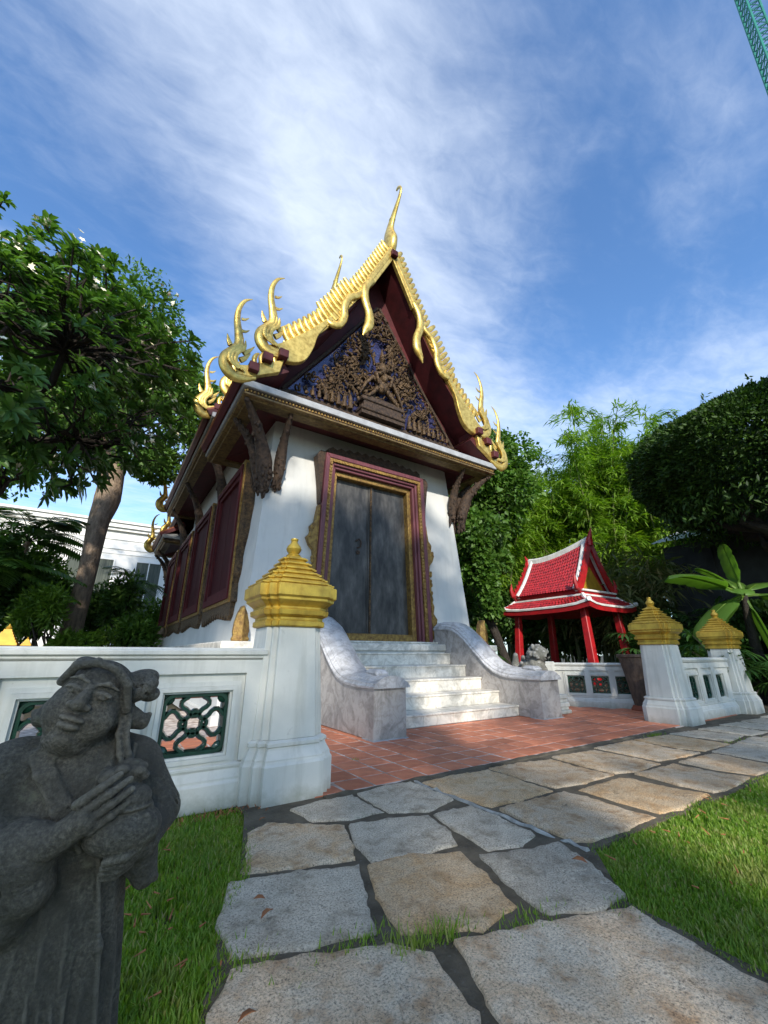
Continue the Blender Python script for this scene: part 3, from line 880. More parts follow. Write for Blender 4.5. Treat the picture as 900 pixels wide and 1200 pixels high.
for sx in (-1, 1):
    m = MB()
    m.prism([(XC + sx * 1.04, 1.40), (XC + sx * 0.012, 1.40), (XC + sx * 0.012, 4.72), (XC + sx * 0.955, 4.72)], 7.60, 7.66)
    lf = m.build('door_leaf', 'door_lacquer', temple)
    m = MB()
    m.box(XC + sx * 0.012, XC + sx * 0.055, 7.578, 7.60, 1.40, 4.71)
    m.box(XC + sx * 0.065, XC + sx * 0.085, 7.588, 7.60, 1.40, 4.71)
    m.build('meeting_stile', 'door_lacquer', lf)
m = MB(); m.tube([(XC, 7.56, 1.42), (XC, 7.56, 4.69)], 0.022, 6); m.build('astragal', 'carved_gilt', temple)
m = MB()
m.tube([(XC - 0.36, 7.575, 3.34), (XC - 0.30, 7.555, 3.40), (XC - 0.24, 7.565, 3.34), (XC - 0.25, 7.57, 3.22), (XC - 0.32, 7.575, 3.20)], 0.016, 6)
m.ell((XC - 0.3, 7.585, 3.10), (0.05, 0.015, 0.05), 8, 5)
m.build('door_pull', 'carved_dark', temple, smooth=True)
# carved flame ornament beside the frame and crest above it
def flame_strip(pts, y0, y1):
    return MB().prism(pts, y0, y1)
for sx in (-1, 1):
    P = [(1.43, 1.30), (1.56, 1.32), (1.70, 1.42), (1.60, 1.60), (1.63, 1.74), (1.53, 1.86), (1.56, 2.02), (1.48, 2.18), (1.49, 2.5), (1.45, 2.7), (1.46, 2.95), (1.55, 3.05), (1.61, 3.2), (1.52, 3.3), (1.54, 3.44), (1.45, 3.55), (1.40, 3.9), (1.36, 3.9), (1.43, 1.3)][:-1]
    m = flame_strip([(XC + sx * a, b) for a, b in P], 7.30, 7.44)
    rs = RS(3)
    for k in range(26):
        z = 1.36 + 2.1 * rs.rand(); wdt = 0.10 if (z < 1.9 or 2.95 < z < 3.4) else 0.03
        m.ell((XC + sx * (1.47 + wdt * rs.rand()), 7.30, z), (0.035, 0.03, 0.05), 6, 4)
    m.build('side_carving', 'gold_old', temple, smooth=True, ang=30)
    P = [(1.25, 5.12), (1.42, 5.14), (1.50, 5.02), (1.46, 4.8), (1.40, 4.35), (1.37, 3.95), (1.35, 4.4), (1.33, 4.9)]
    m = flame_strip([(XC + sx * a, b) for a, b in P], 7.30, 7.50)
    m.build('crest_tail', 'carved_dark', temple)
P = [(-1.25, 5.12), (1.25, 5.12)]
for k in range(25):
    x = 1.25 - 2.5 * k / 24
    P.append((x, 5.22 + 0.10 * math.cos(x * 1.2) + (0.05 if k % 2 else 0.0)))
m = MB().prism([(XC + a, b) for a, b in P], 7.30, 7.50)
m.build('door_crest', 'carved_dark', temple)

# stairs
SY = [5.11, 5.52, 5.93, 6.33, 6.76, 7.14, 7.46]
SZ = [0.0, 0.195, 0.395, 0.60, 0.81, 1.03, 1.25]
SX0, SX1 = 3.39, 6.08
for k in range(6):
    m = MB().box(SX0, SX1, SY[k] + 0.035, SY[k + 1] + 0.06, 0.0, SZ[k + 1] - 0.032)
    st = m.build('step', 'marble_grey', temple)
    m = MB().box(SX0 - 0.006, SX1 + 0.006, SY[k], SY[k + 1] + 0.03, SZ[k + 1] - 0.03, SZ[k + 1])
    m.build('tread', 'marble_light', st, bevel=0.006)
    rs = RS(40 + k)
    cuts = [SX0] + sorted([SX0 + (SX1 - SX0) * (f + rs.uniform(-0.05, 0.05)) for f in (0.25, 0.5, 0.75)]) + [SX1]
    for a, b in zip(cuts[:-1], cuts[1:]):
        o = MB().box(a + 0.002, b - 0.002, SY[k] + 0.018, SY[k] + 0.034, (SZ[k] + 0.003 if k else 0.035), SZ[k + 1] - 0.031).build('riser_slab', 'marble_light', st)
CP = [(4.65, 0.60), (4.85, 0.60), (5.08, 0.60), (5.28, 0.61), (5.45, 0.635), (5.62, 0.69), (5.80, 0.80), (5.98, 0.95), (6.15, 1.10), (6.32, 1.25), (6.48, 1.37), (6.64, 1.45), (6.82, 1.49), (7.02, 1.50), (7.26, 1.50)]
for (x0, x1) in ((2.90, 3.385), (6.085, 6.57)):
    m = MB().prism([(4.65, 0.03)] + CP + [(7.26, 0.03)], x0, x1, 'yz')
    ck = m.build('stair_cheek', 'marble_grey', temple)
    m = MB()
    rings = []
    for (y, z) in [(4.60, 0.60)] + CP[1:]:
        w = (x1 - x0) / 2; xm = (x0 + x1) / 2
        sec = [(-w - 0.03, 0.002), (-w - 0.035, 0.03), (-w - 0.01, 0.055), (-w - 0.01, 0.075), (-w + 0.05, 0.105), (-w + 0.055, 0.12), (-w + 0.11, 0.155), (-0.06, 0.175), (0.06, 0.175),
               (w - 0.11, 0.155), (w - 0.055, 0.12), (w - 0.05, 0.105), (w + 0.01, 0.075), (w + 0.01, 0.055), (w + 0.035, 0.03), (w + 0.03, 0.002)]
        sc = 0.82 if y < 5 else 1.0
        rings.append([(xm + a, y, z + b * sc) for a, b in sec])
    m.loft(rings)
    m.build('cheek_coping', 'marble_cap', ck, smooth=True, ang=28)
    m = MB().box(x0 - 0.02, x1 + 0.02, 4.62, 4.9, 0.0, 0.03)
    m.build('cheek_footing', 'slab_grey', ck, bevel=0.006)
    m = MB()
    m.loft([[((x0 + x1) / 2 - 0.12, 4.80, 0.74), ((x0 + x1) / 2 + 0.12, 4.80, 0.74), ((x0 + x1) / 2 + 0.12, 5.12, 0.75), ((x0 + x1) / 2 - 0.12, 5.12, 0.75)],
            [((x0 + x1) / 2 - 0.09, 4.84, 0.81), ((x0 + x1) / 2 + 0.09, 4.84, 0.81), ((x0 + x1) / 2 + 0.09, 5.08, 0.82), ((x0 + x1) / 2 - 0.09, 5.08, 0.82)]])
    m.build('scroll_block', 'marble_cap', ck, bevel=0.03)

# gold leaf-shaped boundary ornaments on the plinth corners
for sx in (-1, 1):
    m = MB()
    prof = [(0.13, 0.0), (0.15, 0.04), (0.12, 0.08), (0.135, 0.16), (0.12, 0.30), (0.08, 0.44), (0.02, 0.56)]
    m.loft([[(XC + sx * 2.76 - w, 7.08 - 0.07, 1.20 + z), (XC + sx * 2.76, 7.08 - 0.14, 1.20 + z), (XC + sx * 2.76 + w, 7.08 - 0.07, 1.20 + z), (XC + sx * 2.76 + w * 0.8, 7.16, 1.20 + z), (XC + sx * 2.76 - w * 0.8, 7.16, 1.20 + z)] for w, z in prof])
    m.build('corner_finial', 'gold_old', temple, bevel=0.01)

# side windows
def window(y0, y1, sx):
    X = lambda d: XC - sx * (2.67 + d) if True else 0
    zb, zt = 2.02, 4.86
    m = MB()
    def fr(o, i, d0, d1):
        for (a, b, c, d) in ((y0 - o, y0 - i, zb - o, zt + o), (y1 + i, y1 + o, zb - o, zt + o), (y0 - i, y1 + i, zb - o, zb - i), (y0 - i, y1 + i, zt + i, zt + o)):
            x_ = sorted((XC - sx * (2.67 + d0), XC - sx * (2.67 + d1)))
            m.box(x_[0], x_[1], a, b, c, d)
    fr(0.0, -0.14, -0.25, 0.10)
    fr(-0.141, -0.24, -0.25, 0.06)
    w = m.build('window', 'window_red', temple)
    m = MB(); fr(0.075, 0.001, -0.22, 0.07); m.build('gilt_border', 'gold_old', w)
    m = MB()
    ym = (y0 + y1) / 2
    for a, b in ((y0 + 0.24, ym - 0.008), (ym + 0.008, y1 - 0.24)):
        x_ = sorted((XC - sx * (2.67 - 0.30), XC - sx * (2.67 + 0.005)))
        MB().box(x_[0], x_[1], a, b, zb + 0.24, zt - 0.24).build('shutter', 'shutter', w)
    # carved apron of hanging points under the sill and a wavy edge up both sides
    P = [(y0 - 0.16, zb - 0.07), (y1 + 0.16, zb - 0.07)]
    n = 12
    for k in range(2 * n + 1):
        t = k / (2 * n)
        P.append((y1 + 0.16 - (y1 - y0 + 0.32) * t, zb - 0.18 - (0.14 if k % 2 else 0.03) - 0.10 * abs(math.cos(math.pi * t)) ** 2))
    x_ = sorted((XC - sx * (2.67 - 0.05), XC - sx * (2.67 + 0.05)))
    MB().prism(P, x_[0], x_[1], 'yz').build('carved_apron', 'carved_gilt', w)
    for sgn, yy in ((-1, y0 - 0.076), (1, y1 + 0.076)):
        P = [(yy, zb - 0.08), (yy, zt)]
        for k in range(17):
            t = k / 16
            P.append((yy + sgn * (0.05 + 0.05 * math.sin(t * 26) + 0.10 * max(0, 1 - abs(t - 0.42) * 7) + (0.09 if t > 0.9 else 0)), zt - (zt - zb + 0.08) * t))
        x_ = sorted((XC - sx * (2.67 - 0.18), XC - sx * (2.67 + 0.04)))
        MB().prism(P, x_[0], x_[1], 'yz').build('side_carving', 'carved_gilt', w)
for (a, b) in ((8.30, 10.62), (11.45, 13.8), (14.65, 17.0), (17.85, 20.2)):
    window(a, b, 1)

# eaves: a moulded cornice round each stretch of roof
def ring_sweep(mb, x0, x1, y0, y1, prof):
    rings = [[(x0 + o, y0 + o, z), (x1 - o, y0 + o, z), (x1 - o, y1 - o, z), (x0 + o, y1 - o, z)] for o, z in prof]
    mb.loft(rings, loop=True)
EX0, EX1 = XC - 3.29, XC + 3.29
SECT = [(6.62, 10.05, 0.0), (9.95, 18.95, 1.1), (18.85, 22.25, 0.0)]
for k, (y0, y1, dz) in enumerate(SECT):
    m = MB(); ring_sweep(m, EX0, EX1, y0, y1, [(0.0, 5.615 + dz), (-0.01, 5.63 + dz), (-0.01, 5.755 + dz), (0.42, 5.99 + dz), (0.42, 5.615 + dz)])
    cn = m.build('cornice', 'slab_grey', temple, bevel=0.01)
    m = MB(); ring_sweep(m, EX0, EX1, y0, y1, [(0.06, 5.52 + dz), (0.06, 5.613 + dz), (0.40, 5.613 + dz), (0.40, 5.52 + dz)])
    m.build('bead_band', 'carved_dark', cn)
    m = MB(); ring_sweep(m, EX0, EX1, y0, y1, [(0.06, 5.47 + dz), (0.03, 5.485 + dz), (0.035, 5.518 + dz), (0.38, 5.518 + dz), (0.38, 5.45 + dz), (0.13, 5.44 + dz), (0.11, 5.465 + dz)])
    m.build('gilt_moulding', 'moulding_dull', cn, smooth=True, ang=30)
    m = MB()
    nb = 96
    for q in range(nb):
        x = EX0 + 0.08 + (EX1 - EX0 - 0.16) * q / (nb - 1)
        if k == 0: m.ell((x, y0 + 0.055, 5.568 + dz), (0.026, 0.03, 0.030), 6, 4)
    ny = int((y1 - y0) / 0.085)
    for q in range(ny):
        y = y0 + 0.08 + (y1 - y0 - 0.16) * q / (ny - 1)
        m.ell((EX0 + 0.055, y, 5.568 + dz), (0.03, 0.026, 0.030), 5, 3)
    o = m.build('beads', 'gold_old', cn, smooth=True); o['kind'] = 'stuff'
    # sloping soffit boards up to the wall
    m = MB()
    ring_sweep(m, EX0, EX1, y0, y1, [(0.36, 5.50 + dz), (1.05, 5.72 + dz), (1.05, 5.76 + dz), (0.36, 5.56 + dz)])
    m.build('soffit', 'maroon', cn)

# roof stretches
RC = [(0.0, 11.28), (0.40, 10.38), (0.77, 9.62), (1.20, 8.80), (1.73, 7.86), (2.18, 7.28), (2.60, 6.82), (2.95, 6.52)]
RL = [(2.55, 6.40), (2.95, 6.10), (3.42, 5.80)]
def offs(P, d):
    o = []
    for i in range(len(P)):
        a = Vector(P[max(i - 1, 0)]); b = Vector(P[min(i + 1, len(P) - 1)])
        t = (b - a).normalized(); n = Vector((t.y, -t.x))
        if n.y < 0: n = -n
        o.append((P[i][0] + n.x * d, P[i][1] + n.y * d))
    return o
for (y0, y1, dz) in SECT:
    y0 += 0.06; y1 -= 0.06
    for P, nm in ((RC, 'roof_slope'), (RL, 'lower_roof_slope')):
        inn = offs(P, -0.14)
        if P is RC: inn[0] = (0.0, P[0][1] - 0.34)
        m = MB().prism([(XC + a, b + dz) for a, b in P + inn[::-1]], y0, y1)
        rf = m.build(nm, 'maroon', temple)
        top = offs(P, 0.05); low = offs(P, 0.003)
        if P is RC: top[0] = (0, P[0][1] + 0.10); low[0] = (0, P[0][1] + 0.01)
        MB().prism([(XC + a, b + dz) for a, b in top + low[::-1]], y0 - 0.001, y1 + 0.001).build('tile_covering', 'roof_tile', rf)
        mir(rf)

# gilded bargeboards with fins, naga bodies and upturned end finials (right half built, then mirrored and copied)
YBG = 6.62
def band(P, Wd, y0, y1):
    """flat ribbon along P (x,z) with half widths Wd, as a prism with rounded faces"""
    L = []; R = []
    for i in range(len(P)):
        a = Vector(P[max(i - 1, 0)]); b = Vector(P[min(i + 1, len(P) - 1)])
        t = (b - a).normalized(); n = Vector((-t.y, t.x))
        L.append((P[i][0] + n.x * Wd[i], P[i][1] + n.y * Wd[i])); R.append((P[i][0] - n.x * Wd[i], P[i][1] - n.y * Wd[i]))
    return [(XC + a, b) for a, b in L + R[::-1]]
def smoothc(P, n):
    """Catmull-Rom through points of any dimension"""
    P = [np.array(p, float) for p in P]; o = []
    for i in range(len(P) - 1):
        p0 = P[max(i - 1, 0)]; p1 = P[i]; p2 = P[i + 1]; p3 = P[min(i + 2, len(P) - 1)]
        for k in range(n):
            t = k / n
            o.append(0.5 * ((2 * p1) + (-p0 + p2) * t + (2 * p0 - 5 * p1 + 4 * p2 - p3) * t * t + (-p0 + 3 * p1 - 3 * p2 + p3) * t ** 3))
    o.append(P[-1])
    return o
YAX = Vector((0, 1, 0))
def flat_tube(m, pts, yc, fy=0.45, n=10, sub=5):
    """pts (x, z, r) relative to the axis; a rounded body squashed in y"""
    q = smoothc(pts, sub)
    m.tube([(XC + p[0], yc, p[1]) for p in q], [max(p[2], 0.006) for p in q], n, flat=(YAX, fy))
def barge_half():
    m = MB()
    m.prism([(XC + a, b) for a, b in [(0.0, 11.42), (0.10, 11.22), (0.80, 9.68), (0.62, 9.55), (0.0, 10.86)]], YBG - 0.05, YBG + 0.06)
    m.prism([(XC + a, b) for a, b in [(0.03, 11.28), (0.73, 9.72), (0.66, 9.66), (0.03, 11.0)]], YBG - 0.065, YBG - 0.045)
    b = m.build('bargeboard', 'gold_leaf', temple, bevel=0.012)
    # backing strip under the fins
    Q = smoothc([(0.62, 9.86), (0.77, 9.56), (1.2, 8.76), (1.73, 7.86), (2.18, 7.26), (2.7, 6.70)], 4)
    m = MB().prism(band([tuple(q) for q in Q], [0.085] * len(Q), 0, 0), YBG - 0.02, YBG + 0.06)
    m.build('barge_strip', 'gold_leaf', b)
    # second board with an S-shaped lower edge
    lo = [tuple(q) for q in smoothc([(1.62, 7.96), (1.80, 7.66), (1.95, 7.36), (2.04, 6.98), (2.20, 6.62), (2.48, 6.45), (2.92, 6.44)], 4)]
    up = [(1.66, 8.08), (1.73, 7.97), (2.18, 7.38), (2.72, 6.80), (3.0, 6.62)]
    m = MB().prism([(XC + a, z) for a, z in up + lo[::-1]], YBG - 0.05, YBG + 0.07)
    m.build('lower_board', 'gold_leaf', b, bevel=0.012)
    m = MB()
    flat_tube(m, [(0.66, 9.70, 0.10), (0.83, 9.36, 0.105), (0.83, 8.98, 0.11), (0.71, 8.62, 0.11), (0.71, 8.30, 0.125), (0.80, 8.10, 0.085), (0.87, 7.92, 0.015)], YBG - 0.05, 0.7)
    m.build('naga_head', 'gold_leaf', b, smooth=True, ang=60)
    m = MB()
    flat_tube(m, [(0.86, 9.28, 0.05), (1.02, 9.02, 0.085), (1.24, 8.82, 0.09), (1.36, 8.50, 0.095), (1.36, 8.18, 0.095), (1.48, 7.90, 0.09), (1.66, 7.82, 0.08), (1.76, 7.90, 0.04)], YBG - 0.04, 0.7)
    m.build('naga_body', 'gold_leaf', b, smooth=True, ang=60)
    # fins
    F = smoothc([(0.10, 11.22), (0.40, 10.55), (0.77, 9.74), (1.20, 8.93), (1.73, 8.02), (2.18, 7.44), (2.62, 6.94)], 12)
    F = np.array(F); s = np.concatenate([[0], np.cumsum(np.linalg.norm(np.diff(F, axis=0), axis=1))])
    nf = 31
    for k in range(nf):
        d = s[-1] * (k + 0.3) / nf
        x = np.interp(d, s, F[:, 0]); z = np.interp(d, s, F[:, 1])
        x2 = np.interp(d + 0.05, s, F[:, 0]); z2 = np.interp(d + 0.05, s, F[:, 1])
        t = Vector((x2 - x, z2 - z)).normalized(); n = Vector((-t.y, t.x))
        if n.y < 0: n = -n
        big_ = 1.0 + 0.45 * (0.42 < k / nf < 0.72)
        l = 0.26 * big_
        m = MB()
        pts = [(x - n.x * 0.16 + t.x * 0.05, z - n.y * 0.16 + t.y * 0.05, 0.070), (x + n.x * l * 0.2 + t.x * 0.03, z + n.y * l * 0.2 + t.y * 0.03, 0.072), (x + n.x * l * 0.65 - t.x * 0.03, z + n.y * l * 0.65 - t.y * 0.03, 0.070), (x + n.x * l - t.x * 0.08, z + n.y * l - t.y * 0.08, 0.045)]
        flat_tube(m, pts, YBG + 0.01, 0.75, 7, 2)
        m.build('fin', 'gold_leaf', b, smooth=True, ang=60)
    return b
def finial(dx, dz, sc, nm='end_finial'):
    """upturned flame-like naga finial at the foot of a bargeboard"""
    m = MB()
    f = lambda P: [(2.80 + dx + (a - 2.80) * sc, 6.60 + dz + (z - 6.60) * sc, r * sc) for a, z, r in P]
    flat_tube(m, f([(2.52, 6.66, 0.06), (2.72, 6.55, 0.10), (2.92, 6.52, 0.115), (3.07, 6.66, 0.125), (3.10, 6.86, 0.125), (2.99, 7.06, 0.115), (2.90, 7.26, 0.10), (2.94, 7.55, 0.082), (3.00, 7.85, 0.066), (2.99, 8.14, 0.050), (2.90, 8.38, 0.034), (2.76, 8.50, 0.008)]), YBG, 0.55, 10, 4)
    # coils and barbs
    for (a, z, c, d, r) in ((2.84, 6.92, 2.66, 7.16, 0.05), (2.80, 7.10, 2.60, 7.36, 0.045), (2.88, 7.62, 2.74, 7.70, 0.03), (2.92, 7.90, 2.78, 7.99, 0.028), (3.05, 7.18, 3.14, 7.42, 0.045)):
        flat_tube(m, f([(a, z, r * 1.3), ((a + c) / 2, (z + d) / 2 - 0.03, r), (c, d, 0.008)]), YBG, 0.6, 6, 2)
    for off in (-0.055, 0.0, 0.055):
        flat_tube(m, f([(2.80 + off, 6.66, 0.02), (2.98 + off, 6.78, 0.045), (2.98 + off, 6.98, 0.045), (2.86 + off, 7.16, 0.04), (2.86 + off, 7.34, 0.012)]), YBG - 0.085, 0.6, 6, 3)
    return m
def gable_gold():
    out = []
    b = barge_half(); out.append(b)
    e = finial(0, 0, 1.0).build('end_finial', 'gold_leaf', temple, smooth=True, ang=60); out.append(e)
    lo_ = MB().prism([(XC + a, z) for a, z in [(2.62, 6.44), (3.30, 6.02), (3.46, 5.96), (3.44, 5.76), (3.2, 5.80), (2.68, 6.12)]], YBG - 0.05, YBG + 0.06).build('lower_bargeboard', 'gold_leaf', temple, bevel=0.012); out.append(lo_)
    for q in range(4):
        m = MB(); x = 2.78 + q * 0.12; z = 6.40 - q * 0.075
        flat_tube(m, [(x, z - 0.06, 0.05), (x + 0.03, z + 0.07, 0.05), (x, z + 0.18, 0.04), (x - 0.05, z + 0.24, 0.012)], YBG + 0.01, 0.75, 7, 2)
        m.build('fin', 'gold_leaf', lo_, smooth=True, ang=60)
    e2 = finial(0.58, -0.80, 0.94).build('end_finial', 'gold_leaf', temple, smooth=True, ang=60); out.append(e2)
    # purlin ends poking through
    for (x, z) in ((0.0, 10.98), (2.66, 6.52), (2.95, 6.30), (3.18, 5.98)):
        out.append(MB().box(XC + x - 0.09, XC + x + 0.09, YBG - 0.16, YBG + 0.6, z - 0.09, z + 0.09).build('purlin_end', 'maroon', temple, bevel=0.01))
    return out
def gable_copy(parts, dy, dz, flip=False, kids=True):
    res = []
    for o in parts:
        c = copy_obj(o, temple)
        c.location = o.location + Vector((0, dy, dz))
        if flip:
            c.scale = (o.scale[0], -1, 1); c.location.y = o.location.y + 2 * YBG + dy
        for ch in ([x for x in bpy.data.objects if x.parent == o] if kids else ()):
            copy_obj(ch, c)
        res.append(c)
    return res
right = gable_gold()
left = [mir(o) for o in right]
front_gold = right + left
gable_copy(front_gold, 10.15 - YBG, 1.1)
gable_copy(front_gold, 18.95 - YBG, 1.1, True, False)
gable_copy(front_gold, 22.2 - YBG, 0.0, True, False)

def chofa(dy, dz, flip=1):
    m = MB()
    pts = smoothc([(6.98, 11.05, 0.16), (6.76, 11.34, 0.25), (6.70, 11.60, 0.26), (6.74, 11.90, 0.205), (6.70, 12.14, 0.145), (6.58, 12.36, 0.11), (6.42, 12.58, 0.088), (6.27, 12.78, 0.066), (6.18, 12.98, 0.052), (6.20, 13.14, 0.040), (6.30, 13.24, 0.05), (6.38, 13.23, 0.03)], 4)
    m.tube([(XC, p[0] + dy, p[1] + dz) for p in pts], [p[2] for p in pts], 12, flat=(Vector((1, 0, 0)), 0.6))
    for (y, z, r) in ((6.60, 12.34, 0.115),):
        m.ell((XC, y + dy, z + dz), (r * 0.75, r, 0.05), 10, 5)
    return m.build('ridge_finial', 'gold_leaf', temple, smooth=True, ang=60)
chofa(0, 0); chofa(10.15 - YBG, 1.1)

# gable wall and carved pediment
for (y, dz, nm) in ((7.42, 0.0, 'gable_wall'), (10.7, 1.1, 'gable_wall'), (18.3, 1.1, 'gable_wall'), (21.5, 0.0, 'gable_wall')):
    P = [(XC - 3.2, 5.85 + dz)] + [(XC - a, b - 0.05 + dz) for a, b in RL[::-1]] + [(XC - a, b - 0.05 + dz) for a, b in RC[::-1]] + [(XC + a, b - 0.05 + dz) for a, b in RC[1:]] + [(XC + a, b - 0.05 + dz) for a, b in RL] + [(XC + 3.2, 5.85 + dz)]
    P = [(XC - 3.0, 5.85 + dz), (XC - 2.85, 6.35 + dz), (XC - 2.1, 7.25 + dz), (XC - 1.65, 7.85 + dz), (XC - 1.1, 8.85 + dz), (XC, 11.0 + dz), (XC + 1.1, 8.85 + dz), (XC + 1.65, 7.85 + dz), (XC + 2.1, 7.25 + dz), (XC + 2.85, 6.35 + dz), (XC + 3.0, 5.85 + dz)]
    MB().prism(P, y, y + 0.1).build(nm, 'maroon', temple)
m = MB().prism([(XC - 2.32, 6.30), (XC + 2.32, 6.30), (XC + 1.15, 7.95), (XC, 9.72), (XC - 1.15, 7.95)], 7.35, 7.418)
ped = m.build('pediment', 'blue_mirror', temple)
m = MB()
for sx in (-1, 1):
    Q = [(sx * 2.36, 6.28), (sx * 1.18, 7.96), (0, 9.78)]
    for (a, b) in zip(Q[:-1], Q[1:]):
        d = Vector((b[0] - a[0], b[1] - a[1])).normalized(); n = Vector((-d.y, d.x)) * (0.07 if sx > 0 else -0.07)
        m.prism([(XC + a[0], a[1]), (XC + b[0], b[1]), (XC + b[0] - n.x, b[1] - n.y), (XC + a[0] - n.x, a[1] - n.y)], 7.26, 7.35)
m.box(XC - 2.4, XC + 2.4, 7.22, 7.40, 6.20, 6.30)
m.box(XC - 2.5, XC + 2.5, 7.16, 7.40, 6.08, 6.20)
m.build('pediment_frame', 'carved_dark', ped, bevel=0.01)
rs = RS(21)
m = MB()
def curl(m, x, z, r, a0, turn, sgn, y):
    pts = []
    for k in range(8):
        t = k / 7
        a = a0 + sgn * turn * t; rr = r * (1.0 - 0.72 * t)
        pts.append((XC + x + rr * math.cos(a), y - 0.05 * math.sin(math.pi * t), z + rr * math.sin(a)))
    m.tube(pts, [0.028 - 0.015 * k / 7 for k in range(8)], 5)
for q in range(430):
    z = 6.36 + 3.15 * rs.rand() ** 1.35
    hw = 2.2 * (9.62 - z) / 3.3 * 0.98
    if hw < 0.05: continue
    x = rs.uniform(-hw, hw)
    if abs(x) < 0.34 and 6.9 < z < 8.7: continue
    curl(m, x, z, rs.uniform(0.05, 0.12), rs.uniform(0, 6.28), rs.uniform(3.5, 6.0), 1 if x > 0 else -1, 7.30 - rs.rand() * 0.10)
for q in range(120):                                   # small leaping figures among the foliage
    z = 6.4 + 2.4 * rs.rand(); hw = 2.1 * (9.5 - z) / 3.3 * 0.9
    x = rs.uniform(-hw, hw)
    if abs(x) < 0.3 and z > 6.9: continue
    a = rs.uniform(0.4, 1.2) * (1 if x > 0 else -1)
    p = (XC + x, 7.24, z)
    m.ell(p, (0.05, 0.05, 0.10), 7, 5, Matrix.Rotation(a, 3, 'Y'))
    m.ell((p[0] + 0.12 * math.sin(a), 7.21, z + 0.12 * math.cos(a)), (0.04, 0.04, 0.045), 7, 5)
    m.tube([p, (p[0] - 0.13 * math.sin(a) + 0.06, 7.22, z - 0.10), (p[0] - 0.2 * math.sin(a), 7.22, z - 0.22)], [0.035, 0.03, 0.018], 5)
    m.tube([(p[0], 7.22, z + 0.05), (p[0] + 0.14, 7.18, z + 0.08), (p[0] + 0.2, 7.18, z + 0.2)], [0.028, 0.022, 0.014], 5)
o = m.build('foliage_carving', 'carved_gilt', ped, smooth=True, ang=70); o['kind'] = 'stuff'
m = MB()                                              # central crowned deity seated above a mount on a pedestal
cx, cy = XC + 0.02, 7.14
m.ell((cx, cy, 7.95), (0.17, 0.12, 0.26), 12, 8); m.ell((cx, cy - 0.02, 8.30), (0.10, 0.10, 0.12), 12, 8)
m.tube([(cx, cy, 8.36), (cx, cy, 8.52), (cx, cy, 8.74)], [0.10, 0.06, 0.012], 8)
for sx in (-1, 1):
    m.tube([(cx + sx * 0.15, cy, 8.10), (cx + sx * 0.36, cy - 0.05, 7.98), (cx + sx * 0.42, cy - 0.06, 8.24), (cx + sx * 0.36, cy - 0.06, 8.40)], [0.06, 0.05, 0.042, 0.03], 7)
    m.tube([(cx + sx * 0.14, cy, 8.02), (cx + sx * 0.26, cy - 0.08, 7.80), (cx + sx * 0.10, cy - 0.16, 7.80)], [0.055, 0.045, 0.035], 7)
    m.tube([(cx + sx * 0.08, cy, 7.74), (cx + sx * 0.34, cy - 0.10, 7.62), (cx + sx * 0.22, cy - 0.12, 7.28)], [0.09, 0.07, 0.04], 7)
    m.tube([(cx + sx * 0.14, cy, 7.42), (cx + sx * 0.42, cy - 0.02, 7.50), (cx + sx * 0.66, cy, 7.20), (cx + sx * 0.86, cy, 6.80)], [0.10, 0.085, 0.06, 0.03], 7)
    m.tube([(cx + sx * 0.2, cy, 7.2), (cx + sx * 0.36, cy - 0.05, 6.98), (cx + sx * 0.62, cy - 0.05, 6.72)], [0.09, 0.07, 0.05], 7)
m.ell((cx, cy, 7.34), (0.26, 0.14, 0.28), 12, 8); m.ell((cx, cy - 0.10, 7.50), (0.14, 0.12, 0.14), 10, 7)
m.v = [(cx + (x - cx) * 0.72, y, 6.80 + (z - 6.80) * 0.80) for x, y, z in m.v]
for q in range(90):
    k = rs.randint(len(m.v)); p = m.v[k]
    m.ell((p[0], p[1] - 0.01, p[2]), (0.022, 0.022, 0.03), 5, 4)
m.build('deity_figure', 'carved_gilt', ped, smooth=True, ang=70)
m = MB(); m.box(cx - 0.62, cx + 0.62, 7.02, 7.35, 6.36, 6.46); m.box(cx - 0.54, cx + 0.54, 7.06, 7.35, 6.46, 6.62); m.box(cx - 0.60, cx + 0.60, 7.03, 7.35, 6.62, 6.72); m.box(cx - 0.48, cx + 0.48, 7.08, 7.35, 6.72, 6.80)
pdb = m.build('pediment_throne', 'carved_dark', ped, bevel=0.015)
MB().box(cx - 0.60, cx + 0.60, 7.06, 7.30, 6.26, 6.355).build('mirror_strip', 'carved_dark', pdb)
for sx in (-1, 1):
    for q in range(9):
        x = cx + sx * (0.84 + q * 0.155); s_ = 1.15 - 0.07 * q
        m = MB()
        m.lathe([(0.055 * s_, 0), (0.062 * s_, 0.06 * s_), (0.04 * s_, 0.12 * s_), (0.05 * s_, 0.17 * s_), (0.035 * s_, 0.23 * s_), (0.012, 0.34 * s_)], 8, (x, 7.17, 6.30))
        m.build('praying_figure', 'carved_gilt', ped, smooth=True, ang=50)

